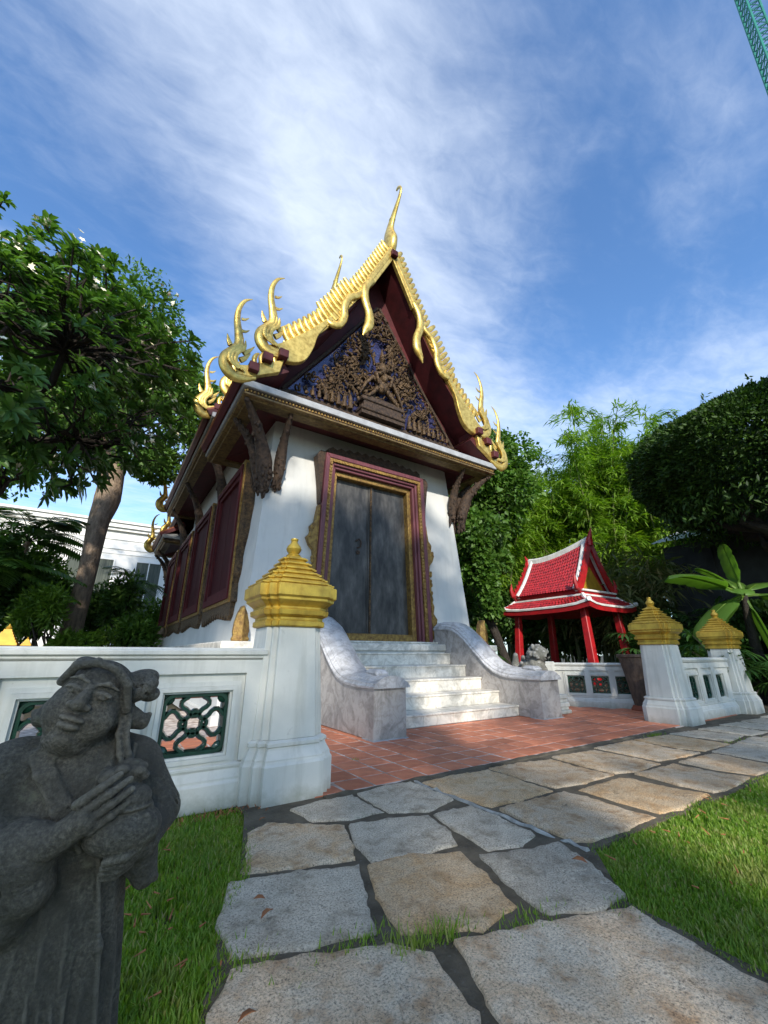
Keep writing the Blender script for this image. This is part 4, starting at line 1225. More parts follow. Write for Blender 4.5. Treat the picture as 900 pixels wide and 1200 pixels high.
# carved naga brackets under the eaves
def bracket(top, bot, name='eave_bracket', sc=1.0, mat='carved_dark'):
    a = Vector(top); b = Vector(bot)
    m = MB(); rs = RS(int(abs(a.x * 31 + a.y * 17)) + 3)
    pts = []; rad = []
    sag = Vector((b.x - a.x, b.y - a.y, 0)) * 0.32
    prof = [0.045, 0.06, 0.075, 0.09, 0.105, 0.125, 0.14, 0.135, 0.11, 0.075, 0.03]
    for k in range(11):
        t = k / 10
        p = a.lerp(b, t) + sag * math.sin(math.pi * t) + Vector((0, 0, 0.05 * math.sin(5 * t)))
        pts.append(tuple(p)); rad.append(prof[k] * sc)
    m.tube(pts, rad, 9)
    for k in range(110):
        t = rs.rand(); i = t * 10; i0 = int(i); i1 = min(i0 + 1, 10)
        p = Vector(pts[i0]).lerp(Vector(pts[i1]), i - i0); r = rad[i0]
        d = Vector(rs.normal(size=3)).normalized() * r * 1.0
        q_ = rs.uniform(0.6, 1.2)
        m.ell(tuple(p + d), (0.03 * sc * q_, 0.03 * sc * q_, 0.05 * sc * q_), 5, 4)
    for k in range(3):
        p = Vector(pts[9]); d = Vector(rs.normal(size=3)) * 0.04
        m.tube([tuple(Vector(pts[7])), tuple(p + d), tuple(p + d * 1.6 + Vector((0, 0, -0.12)))], [0.07 * sc, 0.05 * sc, 0.015], 6)
    return m.build(name, mat, temple, smooth=True, ang=60)
bracket((2.29, 6.78, 5.46), (2.34, 7.42, 4.12), sc=0.85)
bracket((6.90, 6.78, 5.46), (6.98, 7.42, 4.30), sc=0.85)
bracket((1.42, 6.78, 5.46), (2.06, 7.36, 3.92), sc=1.15)
bracket((7.78, 6.78, 5.46), (7.22, 7.36, 4.05), sc=1.1)
bracket((1.40, 7.55, 5.44), (2.02, 7.62, 4.05), sc=1.0)
bracket((7.80, 7.55, 5.44), (7.18, 7.62, 4.05), sc=1.0)
for y, dz in ((11.03, 1.0), (14.22, 1.0), (17.42, 1.0), (20.8, 0.0), (21.9, 0)):
    bracket((1.40, y, 5.44 + dz), (2.06, y, 4.0 + dz * 0.3), sc=1.05)

# ------------------------------------------------------------------ enclosure: gate pillars and balustrades
def redent(h, n):
    q = [(h, h - 2 * n), (h - n, h - 2 * n), (h - n, h - n), (h - 2 * n, h - n), (h - 2 * n, h)]
    o = []
    for k in range(4):
        a = k * math.pi / 2; c, s = round(math.cos(a)), round(math.sin(a))
        o += [(c * x - s * y, s * x + c * y) for x, y in q]
    return o
def pillar(loc, sc, label):
    p = empty('gate_pillar', loc, label, 'pillar', 'white pillars with gold stepped caps')
    def lf(prof, nn=None):
        m = MB()
        m.loft([[(x * sc, y * sc, z * sc) for x, y in redent(h, nn if nn else 0.05)] and [(x * sc, y * sc, z * sc) for x, y in redent(h, nn if nn else h * 0.17)] for h, z in prof])
        return m
    base = [(0.35, 0.0), (0.35, 0.245), (0.34, 0.26), (0.335, 0.275), (0.335, 0.285), (0.305, 0.34), (0.30, 0.355), (0.31, 0.365), (0.31, 0.385), (0.285, 0.40)]
    lf(base).build('pillar_base', 'white_paint', p, world=False)
    lf([(0.275, 0.40), (0.235, 1.215)]).build('shaft', 'white_paint', p, world=False, bevel=0.004)
    cap = [(0.25, 1.216), (0.262, 1.225), (0.262, 1.262), (0.248, 1.272), (0.248, 1.292), (0.285, 1.312), (0.29, 1.35), (0.268, 1.362), (0.268, 1.378), (0.305, 1.41), (0.325, 1.425), (0.325, 1.445), (0.345, 1.46), (0.345, 1.548), (0.335, 1.556)]
    tiers = []
    hs = [0.295, 0.243, 0.197, 0.155, 0.118, 0.086]
    z = 1.556
    for h in hs:
        tiers += [(h + 0.012, z + 0.002), (h + 0.030, z + 0.010), (h + 0.030, z + 0.024), (h - 0.004, z + 0.032), (h - 0.020, z + 0.047)]
        z += 0.049
    cp = lf(cap + tiers).build('cap', 'gold_paint', p, world=False, smooth=False, bevel=0.003)
    m = MB(); zt = z
    m.lathe([(0.062, 0), (0.066, 0.012), (0.045, 0.025), (0.062, 0.05), (0.070, 0.072), (0.060, 0.098), (0.036, 0.125), (0.028, 0.145), (0.036, 0.16), (0.034, 0.17), (0.01, 0.172)], 16, (0, 0, zt))
    m.v = [(x * sc, y * sc, zz_ * sc) for x, y, zz_ in m.v]
    m.build('bud_finial', 'gold_paint', cp, world=False, smooth=True, ang=40)
    return p
pillar((1.335, 3.56, 0), 1.0, 'white gate pillar with gold cap, closest to the dark stone figure')
pillar((7.60, 3.42, 0), 0.945, 'white gate pillar with gold cap standing beside the brown pot')
pillar((9.98, 3.36, 0), 0.905, 'white corner pillar with gold cap below the banana leaves')

def grille_mesh(w, h):
    """green glazed tile pierced in interlaced quatrefoils"""
    m = MB()
    r = 0.018
    def loop(pts, rr=r):
        n = len(pts)
        P = [Vector((p[0], 0, p[1])) for p in pts]
        rings = []
        for i, p in enumerate(P):
            d = (P[(i + 1) % n] - P[i - 1]).normalized()
            s_ = d.cross(YAX)
            rings.append([tuple(p + s_ * rr * a + YAX * rr * 1.3 * b) for a, b in ((1, 0.4), (0.5, -1), (-0.5, -1), (-1, 0.4), (-0.7, 1), (0.7, 1))])
        m.loft(rings, loop=True)
    hw, hh = w / 2 - 0.012, h / 2 - 0.012
    rr = 0.06
    out = []
    for cx, cy, a0 in ((hw - rr, hh - rr, 0), (-hw + rr, hh - rr, 90), (-hw + rr, -hh + rr, 180), (hw - rr, -hh + rr, 270)):
        for k in range(5):
            a = math.radians(a0 + 22.5 * k); out.append((cx + rr * math.cos(a), cy + rr * math.sin(a)))
    loop(out, 0.024)
    def quat(cx, cy, a, b, amp, ph, n=32):
        cl = lambda v, h_: max(-h_, min(h_, v))
        return [(cl(cx + a * (1 + amp * math.cos(4 * t + ph)) * math.cos(t), hw), cl(cy + b * (1 + amp * math.cos(4 * t + ph)) * math.sin(t), hh)) for t in [2 * math.pi * (k + 0.5) / n for k in range(n)]]
    loop(quat(0, 0, hw * 0.36, hh * 0.36, 0.20, 0))
    for cx, cy in ((hw * 0.56, 0), (-hw * 0.56, 0), (0, hh * 0.56), (0, -hh * 0.56)):
        loop(quat(cx * 1.25, cy * 1.25, hw * 0.40, hh * 0.40, 0.16, 0, 24))
    for sx in (-1, 1):
        for sy in (-1, 1):
            m.ell((sx * hw * 0.90, 0, sy * hh * 0.90), (0.045, 0.02, 0.045), 8, 5)
    return m.mesh('grille', True, 50)
def balustrade(loc, rz, L, opens, sc, label, thick=0.26, pil=()):
    """runs along local x from 0 to L, outer face towards local -y"""
    b = empty('balustrade', loc, label, 'balustrade', 'white balustrades with green grilles')
    b.rotation_euler.z = rz
    z = lambda v: v * sc
    t = thick / 2
    def bx(name, mat, boxes, bevel=0.0, parent=b):
        m = MB()
        for q in boxes: m.box(*q)
        return m.build(name, mat, parent, world=False, bevel=bevel)
    # base course
    m = MB()
    prof = [(t + 0.06, 0.0), (t + 0.06, 0.155), (t + 0.045, 0.17), (t + 0.045, 0.185), (t + 0.02, 0.235), (t + 0.028, 0.25), (t + 0.028, 0.265), (t, 0.28)]
    pr = [(-y, zz_ * sc) for y, zz_ in prof] + [(y, zz_ * sc) for y, zz_ in prof[::-1]]
    m.loft([[(x, a, c) for a, c in pr] for x in (0, L)])
    m.build('base_course', 'white_paint', b, world=False, bevel=0.003)
    # coping
    m = MB()
    prof = [(t, 0.962), (t + 0.03, 0.975), (t + 0.03, 0.99), (t + 0.05, 1.0), (t + 0.05, 1.028), (t + 0.03, 1.035), (t + 0.02, 1.048)]
    pr = [(-y, zz_ * sc) for y, zz_ in prof] + [(y, zz_ * sc) for y, zz_ in prof[::-1]]
    m.loft([[(x, a, c) for a, c in pr] for x in (0, L)])
    m.build('coping', 'white_paint', b, world=False, bevel=0.003)
    # pierced wall: rails and stiles
    zb, zt = z(0.335), z(0.735)
    rails = [(0, L, -t, t, z(0.28), zb), (0, L, -t, t, zt, z(0.962))]
    xs = [0.0]
    for (a, c) in opens: xs += [a, c]
    xs.append(L)
    for k in range(0, len(xs), 2):
        rails.append((xs[k], xs[k + 1], -t, t, zb, zt))
    w = bx('panel_wall', 'white_paint', rails)
    # raised outer frame: top rail and broad stiles stand proud so that each panel lies in a recess
    pr_ = [(0, L, -t - 0.032, -t - 0.001, z(0.868), z(0.961))]
    for x in [((opens[k][1] + opens[k + 1][0]) / 2) for k in range(len(opens) - 1)]:
        pr_.append((x - 0.055, x + 0.055, -t - 0.032, -t - 0.001, z(0.281), z(0.868)))
    for x in pil:
        pr_.append((x[0], x[1], -t - 0.032, -t - 0.001, z(0.281), z(0.868)))
    bx('raised_frame', 'white_paint', pr_)
    for (a, c) in opens:
        fr = []
        for (o, i, d) in ((0.075, 0.045, 0.014), (0.044, 0.015, 0.026)):
            fr += [(a - o, a - i, -t - d, -t - 0.001, zb - o, zt + o), (c + i, c + o, -t - d, -t - 0.001, zb - o, zt + o), (a - i, c + i, -t - d, -t - 0.001, zb - o, zb - i), (a - i, c + i, -t - d, -t - 0.001, zt + i, zt + o)]
        pf = bx('panel_frame', 'white_paint', fr)
        o = put('grille', grille_mesh(c - a, zt - zb), 'green_glaze', pf, world=False)
        o.location = ((a + c) / 2, -t + 0.05, (zb + zt) / 2)
        if False: pass
    return b
LX = -4.0
ops = [(0.43 - 0.78 * k - LX, 0.87 - 0.78 * k - LX) for k in range(5)][::-1]
balustrade((LX, 3.56, 0), 0, 1.12 - LX, ops, 1.0, 'white balustrade behind the dark stone figure, large green pierced grille', pil=[(5.06 - 0.09, 5.12)])
balustrade((7.86, 3.42, 0), 0, 1.86, [(0.20 + 0.52 * k, 0.50 + 0.52 * k) for k in range(3)], 0.905, 'short white balustrade between the two pillars right of the pot')
dx, dy = 8.02 - 9.76, 5.86 - 3.50
balustrade((9.76, 3.50, 0), math.atan2(dy, dx), math.hypot(dx, dy), [(0.34 + 0.44 * k, 0.66 + 0.44 * k) for k in range(5)], 0.80, 'white balustrade running in front of the red pavilion', thick=0.22)
# the visible face of the side balustrade looks towards the stairs: turn it round its run
o = [x for x in bpy.data.objects if x.get('label', '').endswith('front of the red pavilion')][0]
o.location = (8.02, 5.86, 0); o.rotation_euler.z = math.atan2(-dy, -dx); WLOC[o.name] = Vector(o.location)

# end pilaster of the side balustrade is part of it
m = MB(); Ls = math.hypot(dx, dy)
m.box(-0.16, 0.12, -0.18, 0.18, 0.0, 0.86)
m.box(-0.13, 0.09, -0.195, 0.195, 0.22, 0.80)
m.box(-0.19, 0.15, -0.21, 0.21, 0.0, 0.14)
m.build('end_pilaster', 'white_paint', o, world=False, bevel=0.006)

# ------------------------------------------------------------------ stone figure in the foreground
def stone_figure():
    sx, sy = 0.03, 1.55
    h = 0.004
    s = Sculpt((-0.30, -0.24, -0.01), (0.33, 0.27, 1.02), h)       # x, b (towards the viewer), z
    # skirt with folds
    def skirt(X, B, Z):
        wx_ = 0.146 + 0.045 * np.clip((0.5 - Z) / 0.5, 0, 1) ** 1.4 - 0.015 * np.clip((Z - 0.4) / 0.2, 0, 1)
        a = np.arctan2(B, X - 0.020)
        f = 0.0065 * np.sin(a * 15 + 2.0 * np.sin(Z * 7)) * np.clip((0.55 - Z) / 0.25, 0, 1) + 0.004 * np.sin(a * 33 + 9 * Z)* np.clip((0.5 - Z) / 0.3, 0, 1)
        d = (np.sqrt((X - 0.020) ** 2 + (B / 0.78) ** 2) - wx_ - f) * 0.8
        return np.maximum(d, np.maximum(Z - 0.60, -Z))
    s.raw((-0.30, -0.24, -0.01), (0.33, 0.27, 0.66), skirt, 0.02)
    s.ell((0.025, -0.005, 0.62), (0.175, 0.118, 0.19), 0.03)
    s.cap((-0.115, -0.01, 0.725), (0.140, -0.01, 0.705), 0.072, 0.070, 0.03)
    s.cap((0.0, 0.0, 0.74), (0.0, 0.015, 0.82), 0.06, 0.055, 0.02)       # neck
    # arms in wide sleeves
    s.cap((-0.150, 0.0, 0.71), (-0.205, 0.035, 0.575), 0.078, 0.080, 0.025)
    s.cap((-0.205, 0.04, 0.575), (-0.055, 0.135, 0.560), 0.074, 0.056, 0.025)
    s.cap((-0.075, 0.125, 0.585), (-0.040, 0.130, 0.500), 0.056, 0.052, 0.012)      # cuff
    s.cap((-0.125, 0.090, 0.53), (-0.075, 0.095, 0.445), 0.066, 0.056, 0.02)      # hanging sleeve
    s.ell((-0.045, 0.150, 0.592), (0.048, 0.040, 0.045), 0.008)
    s.cap((0.152, 0.0, 0.69), (0.220, 0.030, 0.590), 0.066, 0.056, 0.02)
    s.cap((0.220, 0.035, 0.585), (0.172, 0.125, 0.545), 0.054, 0.044, 0.015)
    s.cap((0.172, 0.05, 0.55), (0.206, 0.045, 0.445), 0.055, 0.034, 0.02)
    s.cap((0.185, 0.05, 0.47), (0.236, 0.03, 0.425), 0.030, 0.012, 0.012)
    # sleeve folds
    for k in range(6):
        t = k / 5
        s.path([(-0.245 + 0.10 * t, 0.10 + 0.055 * t, 0.64 - 0.03 * t), (-0.215 + 0.10 * t, 0.125 + 0.045 * t, 0.565 - 0.01 * t), (-0.185 + 0.11 * t, 0.105 + 0.05 * t, 0.50)], 0.0045, 0.008, True)
    for k in range(4):
        s.path([(0.20 + 0.012 * k, 0.085 - 0.02 * k, 0.69 - 0.02 * k), (0.250 + 0.008 * k, 0.085 - 0.02 * k, 0.63 - 0.01 * k), (0.265, 0.07 - 0.02 * k, 0.575)], 0.005, 0.008, True)
    # collar folds crossing on the chest
    for k, (r, off) in enumerate(((0.010, 0), (0.007, 0.026), (0.006, 0.050))):
        s.path([(-0.070 - off * 0.6, 0.058, 0.772 - off * 0.2), (-0.046 - off * 0.6, 0.096, 0.72), (0.0 - off * 0.5, 0.116, 0.655 - off * 0.3), (0.045, 0.122, 0.60 - off)], r, 0.014)
        s.path([(0.082 + off, 0.050, 0.775 - off * 0.3), (0.075 + off, 0.095, 0.72), (0.045 + off * 0.4, 0.122, 0.66 - off * 0.4)], r, 0.012)
    for k in range(5):
        s.path([(-0.17 + 0.022 * k, 0.070 + 0.006 * k, 0.73 - 0.008 * k), (-0.145 + 0.022 * k, 0.104, 0.67), (-0.10 + 0.018 * k, 0.118, 0.62)], 0.003, 0.012, True)
    # apron and sash on the skirt
    for k in range(7):
        a = -1.1 + 0.37 * k
        X0 = 0.035 + 0.15 * math.sin(a); B0 = 0.118 * math.cos(a)
        s.path([(X0, B0, 0.50), (0.035 + 0.172 * math.sin(a * 1.04), 0.135 * math.cos(a), 0.28), (0.035 + 0.21 * math.sin(a * 1.08), 0.165 * math.cos(a), 0.03)], 0.007, 0.012, True)
    s.path([(0.09, 0.105, 0.52), (0.125, 0.105, 0.34), (0.150, 0.108, 0.15), (0.165, 0.115, 0.03)], [0.004, 0.005, 0.006, 0.006], 0.02)
    for k in range(7):
        s.path([(-0.10 + 0.035 * k, 0.112, 0.50), (-0.085 + 0.040 * k, 0.125, 0.38 - 0.01 * k), (-0.06 + 0.045 * k, 0.135 - 0.004 * k, 0.20)], 0.003, 0.012, True)
    # vessel: round pot with a lidded top crowned by curls
    s.ell((0.128, 0.152, 0.590), (0.088, 0.070, 0.055), 0.006)
    s.cap((0.055, 0.175, 0.622), (0.180, 0.165, 0.632), 0.010, 0.010, 0.008)
    s.ell((0.127, 0.150, 0.655), (0.056, 0.050, 0.034), 0.006)
    s.ell((0.127, 0.150, 0.640), (0.062, 0.056, 0.010), 0.006)
    rs = RS(4)
    for k in range(20):
        d = rs.normal(size=3); d /= np.linalg.norm(d)
        s.ell((0.112 + 0.046 * d[0], 0.128 + 0.035 * d[1], 0.705 + 0.026 * d[2]), (0.017, 0.015, 0.012), 0.005)
    s.ell((0.112, 0.125, 0.700), (0.045, 0.035, 0.030), 0.01)
    # near hand: palm, four long fingers and a thumb laid against the vessel
    s.cap((-0.020, 0.168, 0.590), (0.038, 0.195, 0.632), 0.034, 0.030, 0.010)
    for k in range(4):
        o_ = (k - 1.5)
        bx0 = np.array([0.036 + 0.013 * o_ * 0.9, 0.205 - 0.004 * abs(o_), 0.640 - 0.0195 * o_])
        ln = [0.92, 1.05, 1.0, 0.82][k]
        mid = bx0 + np.array([0.047, 0.006, 0.032]) * ln
        tip = mid + np.array([0.040, -0.010, 0.024]) * ln
        s.path([bx0, mid, tip], [0.0112, 0.0104, 0.0080], 0.0012)
        s.ell(mid, (0.0114, 0.0112, 0.0112), 0.0012)
    s.path([(0.005, 0.180, 0.625), (0.040, 0.185, 0.668), (0.070, 0.178, 0.690)], [0.014, 0.012, 0.009], 0.004)
    # other hand under the vessel
    s.cap((0.190, 0.130, 0.545), (0.150, 0.165, 0.548), 0.030, 0.026, 0.01)
    for k in range(4):
        s.path([(0.172 - 0.006 * k, 0.180 - 0.004 * k, 0.556 - 0.013 * k), (0.138 - 0.004 * k, 0.205 - 0.010 * k, 0.546 - 0.014 * k), (0.098, 0.196 - 0.012 * k, 0.540 - 0.014 * k)], [0.011, 0.0105, 0.008], 0.003)
    s.path([(0.195, 0.155, 0.560), (0.190, 0.180, 0.600), (0.172, 0.195, 0.620)], [0.014, 0.012, 0.009], 0.004)
    # head, tilted back and turned towards the lawn
    HC = Vector((0.004, 0.028, 0.872))
    R = (Matrix.Rotation(math.radians(15), 3, 'Z') @ Matrix.Rotation(math.radians(17), 3, 'Y') @ Matrix.Rotation(math.radians(9), 3, 'X'))
    def hp(x, b, z):                                   # head-local to sculpt space
        return tuple(HC + R @ Vector((x, b, z)))
    s.ell(hp(0, 0, 0.005), (0.087, 0.092, 0.103), 0.01, R)
    s.ell(hp(0, 0.026, -0.052), (0.078, 0.066, 0.056), 0.02, R)
    for sg in (-1, 1):
        s.ell(hp(sg * 0.046, 0.056, -0.032), (0.042, 0.036, 0.040), 0.02, R)
        s.ell(hp(sg * 0.036, 0.0865, 0.026), (0.024, 0.010, 0.0115), 0.004, R)
        s.path([hp(sg * 0.014, 0.094, 0.020), hp(sg * 0.036, 0.0995, 0.0235), hp(sg * 0.060, 0.083, 0.021)], 0.0030, 0.003, True)
        s.path([hp(sg * 0.012, 0.088, 0.048), hp(sg * 0.036, 0.088, 0.056), hp(sg * 0.064, 0.070, 0.048)], [0.005, 0.0055, 0.003], 0.008)
        s.ell(hp(sg * 0.0175, 0.106, -0.010), (0.013, 0.013, 0.010), 0.005, R)
        s.ell(hp(sg * 0.008, 0.118, -0.017), (0.0045, 0.006, 0.004), 0.002, R, True)
        s.ell(hp(sg * 0.085, -0.005, -0.012), (0.014, 0.024, 0.036), 0.008, R)
    s.path([hp(0, 0.092, 0.036), hp(0, 0.108, 0.008), hp(0, 0.117, -0.006)], [0.010, 0.014, 0.0165], 0.008)
    s.ell(hp(0, 0.099, -0.041), (0.031, 0.019, 0.010), 0.005, R)
    s.ell(hp(0, 0.098, -0.058), (0.027, 0.020, 0.011), 0.005, R)
    s.path([hp(-0.030, 0.098, -0.049), hp(0, 0.115, -0.0485), hp(0.030, 0.098, -0.049)], 0.0026, 0.003, True)
    s.ell(hp(0, 0.077, -0.088), (0.026, 0.020, 0.017), 0.012, R)
    s.ell(hp(0, 0.03, -0.100), (0.055, 0.05, 0.026), 0.02, R)
    # hair: cap with a rolled edge, a knot on one side, locks flaring at the ears
    def haircap(d, X, Y, Z):
        return np.maximum(d, -(Z + 0.55 * -Y + 0.0) - 0.015 + 0.0)
    s.ell(hp(0, -0.012, 0.018), (0.099, 0.100, 0.103), 0.006, R, fn=lambda d, X, Y, Z: np.maximum(d, (Y * 0.80 - Z * 0.62 + 0.012)))
    s.path([hp(-0.090, 0.030, 0.034), hp(-0.066, 0.070, 0.080), hp(-0.02, 0.084, 0.100), hp(0.03, 0.078, 0.098), hp(0.074, 0.060, 0.068), hp(0.096, 0.022, 0.012)], 0.012, 0.006)
    s.ell(hp(-0.050, 0.010, 0.092), (0.042, 0.045, 0.022), 0.010, R)
    for k in range(5):
        s.path([hp(-0.10 + 0.018 * k, 0.02, 0.085), hp(-0.07 + 0.02 * k, 0.07, 0.105), hp(-0.03 + 0.02 * k, 0.085, 0.106)], 0.003, 0.004, True)
    s.ell((0.112, -0.005, 0.922), (0.062, 0.050, 0.036), 0.008, Matrix.Rotation(math.radians(-22), 3, 'Y'))
    s.ell((0.128, 0.030, 0.905), (0.046, 0.036, 0.026), 0.005, Matrix.Rotation(math.radians(-35), 3, 'Y'))
    s.ell((0.150, 0.0, 0.890), (0.030, 0.035, 0.022), 0.005)
    for k in range(4):
        s.path([(0.07 + 0.012 * k, 0.045, 0.945 - 0.012 * k), (0.115 + 0.01 * k, 0.058, 0.925 - 0.014 * k), (0.16, 0.035, 0.895 - 0.012 * k)], 0.003, 0.004, True)
    s.path([(0.075, 0.04, 0.86), (0.115, 0.03, 0.828), (0.140, 0.025, 0.818), (0.158, 0.02, 0.834)], [0.030, 0.026, 0.020, 0.008], 0.01)
    s.path([(-0.080, 0.02, 0.865), (-0.100, 0.02, 0.845), (-0.118, 0.015, 0.858)], [0.026, 0.022, 0.008], 0.01)
    for k in range(2):
        s.path([(0.088 + 0.016 * k, 0.050, 0.850), (0.084 + 0.018 * k, 0.080, 0.795), (0.094 + 0.020 * k, 0.098, 0.750), (0.104 + 0.022 * k, 0.106, 0.725)], [0.010, 0.008, 0.008, 0.006], 0.006)
    me = s.mesh('stone_figure', 0)
    n = len(me.vertices); co = np.empty(n * 3, np.float32); me.vertices.foreach_get('co', co); co = co.reshape(-1, 3)
    co = np.stack([co[:, 0], -co[:, 1], co[:, 2]], 1)
    me.vertices.foreach_set('co', co.ravel()); me.flip_normals(); me.update()
    o = put('stone_figure', me, 'dark_stone')
    o.location = (0.0, sy, -0.005)
    tag(o, 'dark carved stone figure in robes cradling a round lidded vessel', 'statue')
    m = MB().box(-0.27, 0.30, 1.33, 1.77, -0.06, -0.005)
stone_figure()

# ------------------------------------------------------------------ pot and lions right of the stairs
pot = empty('planter_pot', (8.62, 4.36, 0.0), 'tall weathered brown pot beside the white gate pillar', 'pot')
m = MB(); m.lathe([(0.13, 0.10), (0.155, 0.22), (0.185, 0.45), (0.225, 0.70), (0.262, 0.90), (0.275, 0.945), (0.30, 0.955), (0.305, 0.995), (0.285, 1.005), (0.262, 0.99), (0.24, 0.90), (0.05, 0.86)], 28)
m.build('pot_body', 'red_brown_pot', pot, smooth=True, ang=35, world=False)
m = MB(); m.lathe([(0.20, 0.0), (0.20, 0.05), (0.18, 0.07), (0.17, 0.10), (0.12, 0.11)], 20); m.build('pot_foot', 'pot_foot', pot, smooth=True, ang=35, world=False)

def lion(loc, rz, sc, label):
    rs = RS(int(loc[0] * 100))
    s = Sculpt((-0.26, -0.32, -0.02), (0.26, 0.34, 0.62), 0.011)
    s.ell((0, 0.02, 0.17), (0.15, 0.22, 0.17), 0.03)
    s.ell((0, -0.10, 0.27), (0.14, 0.12, 0.16), 0.03)
    s.ell((0, -0.17, 0.44), (0.13, 0.13, 0.125), 0.02)
    s.ell((0, -0.28, 0.41), (0.075, 0.06, 0.055), 0.015)
    s.cap((-0.06, -0.30, 0.375), (0.06, -0.30, 0.375), 0.018, 0.018, 0.008, True)
    for sg in (-1, 1):
        s.ell((sg * 0.055, -0.27, 0.475), (0.03, 0.028, 0.026), 0.008)
        s.cap((sg * 0.085, -0.17, 0.22), (sg * 0.09, -0.22, 0.02), 0.05, 0.055, 0.02)
        s.ell((sg * 0.13, 0.10, 0.10), (0.075, 0.12, 0.11), 0.02)
        s.ell((sg * 0.12, -0.05, 0.03), (0.06, 0.10, 0.04), 0.015)
        s.ell((sg * 0.10, -0.12, 0.55), (0.03, 0.03, 0.045), 0.01)
    for k in range(70):
        d = rs.normal(size=3); d /= np.linalg.norm(d)
        if d[1] < -0.55: continue
        s.ell((0.145 * d[0], -0.13 + 0.13 * d[1], 0.42 + 0.14 * d[2]), (0.034, 0.034, 0.03), 0.008)
    for k in range(26):
        a = rs.uniform(0, 6.28)
        s.ell((0.15 * math.cos(a), 0.04 + 0.2 * math.sin(a), 0.1 + 0.22 * rs.rand()), (0.03, 0.03, 0.03), 0.012)
    s.path([(0, 0.22, 0.15), (0.02, 0.29, 0.28), (0.0, 0.26, 0.42)], [0.05, 0.06, 0.04], 0.02)
    me = s.mesh('guardian_lion', 1)
    t = empty('guardian_lion', loc, label, 'statue', 'weathered lions by the stairs')
    t.rotation_euler.z = rz
    o = put('lion_body', me, 'grey_stone', t, world=False); o.scale = (sc,) * 3; o.location.z = 0.46
    m = MB()
    for (h, a, b) in ((0.26, 0, 0.10), (0.215, 0.10, 0.16), (0.24, 0.16, 0.24), (0.20, 0.24, 0.36), (0.25, 0.36, 0.46)):
        m.box(-h, h, -h * 1.15, h * 1.15, a, b)
    m.build('pedestal', 'white_paint', t, world=False, bevel=0.012)
lion((7.28, 5.72, 0), 0.15, 1.25, 'weathered grey stone lion next to the stair cheek end')
lion((7.86, 6.15, 0), -0.3, 1.15, 'weathered grey stone lion at the end of the side balustrade')
MB()
st_ = empty('stepped_plinth', (6.98, 5.02, 0), 'small white stepped block on the red tiles by the stair cheek', 'plinth')
m = MB()
for (h, a, b) in ((0.17, 0.02, 0.08), (0.14, 0.08, 0.13), (0.155, 0.13, 0.20), (0.125, 0.20, 0.26), (0.145, 0.26, 0.33)):
    m.box(-h, h, -h, h, a, b)
m.build('stepped_block', 'white_paint', st_, world=False, bevel=0.01)

# ------------------------------------------------------------------ red pavilion
PX, PY = 12.32, 8.12
pav = empty('pavilion', (PX, PY, 0), 'small red open pavilion with white trimmed tiled roof', 'pavilion')
hw, hl = 1.27, 1.62                                    # half width (x) and half length (y) at the lower eave
def pb_(name, mat, m, par=pav, **k):
    return m.build(name, mat, par, world=False, **k)
for sx in (-1, 1):
    for sy in (-1, 1):
        m = MB()
        a, b = 0.085, 0.11
        m.loft([[(sx * 0.95 + b * p, sy * 1.28 + b * q, 0.22) for p, q in ((-1, -1), (1, -1), (1, 1), (-1, 1))], [(sx * 0.86 + a * p, sy * 1.16 + a * q, 2.42) for p, q in ((-1, -1), (1, -1), (1, 1), (-1, 1))]])
        pb_('column', 'red_lacquer', m, bevel=0.015)
m = MB(); m.box(-1.2, 1.2, -1.55, 1.55, 0, 0.12); m.box(-1.1, 1.1, -1.45, 1.45, 0.12, 0.22); pb_('floor_platform', 'red_brown_pot', m, bevel=0.01)
def eave_ring(hx, hy, z, up=0.0, n=8):
    """rectangle ring whose corners lift by up"""
    o = []
    C = [(-hx, -hy), (hx, -hy), (hx, hy), (-hx, hy)]
    for k in range(4):
        a, b = C[k], C[(k + 1) % 4]
        for j in range(n):
            t = j / n
            o.append((a[0] + (b[0] - a[0]) * t, a[1] + (b[1] - a[1]) * t, z + up * (abs(2 * t - 1) ** 4)))
    return o
m = MB(); m.loft([eave_ring(hw - 0.02, hl - 0.02, 2.17, 0.10), eave_ring(hw, hl, 2.30, 0.12), eave_ring(0.88, 1.22, 2.62), eave_ring(0.86, 1.20, 2.50)], cap0=False, cap1=False)
pb_('fascia', 'red_lacquer', m)
m = MB(); m.loft([eave_ring(hw - 0.02, hl - 0.02, 2.172, 0.10), eave_ring(0.7, 1.0, 2.35)], cap0=False, cap1=True); pb_('ceiling_boards', 'red_lacquer', m)
m = MB()
for k in range(4):
    pass
rr_ = [eave_ring(hw + 0.02, hl + 0.02, 2.30, 0.12), eave_ring(hw + 0.03, hl + 0.03, 2.345, 0.14), eave_ring(hw - 0.05, hl - 0.05, 2.375, 0.13), eave_ring(hw - 0.06, hl - 0.06, 2.32, 0.12)]
m.loft(rr_, loop=True); pb_('eave_trim', 'roof_white', m)
for sx in (-1, 1):
    for sy in (-1, 1):
        m = MB()
        P = smoothc([(sx * (hw + 0.02), sy * (hl + 0.02), 2.47), (sx * 1.10, sy * 1.44, 2.46), (sx * 0.88, sy * 1.22, 2.66)], 4)
        m.tube([tuple(p) for p in P], 0.065, 6)
        pb_('hip_ridge', 'roof_white', m, smooth=True, ang=40)
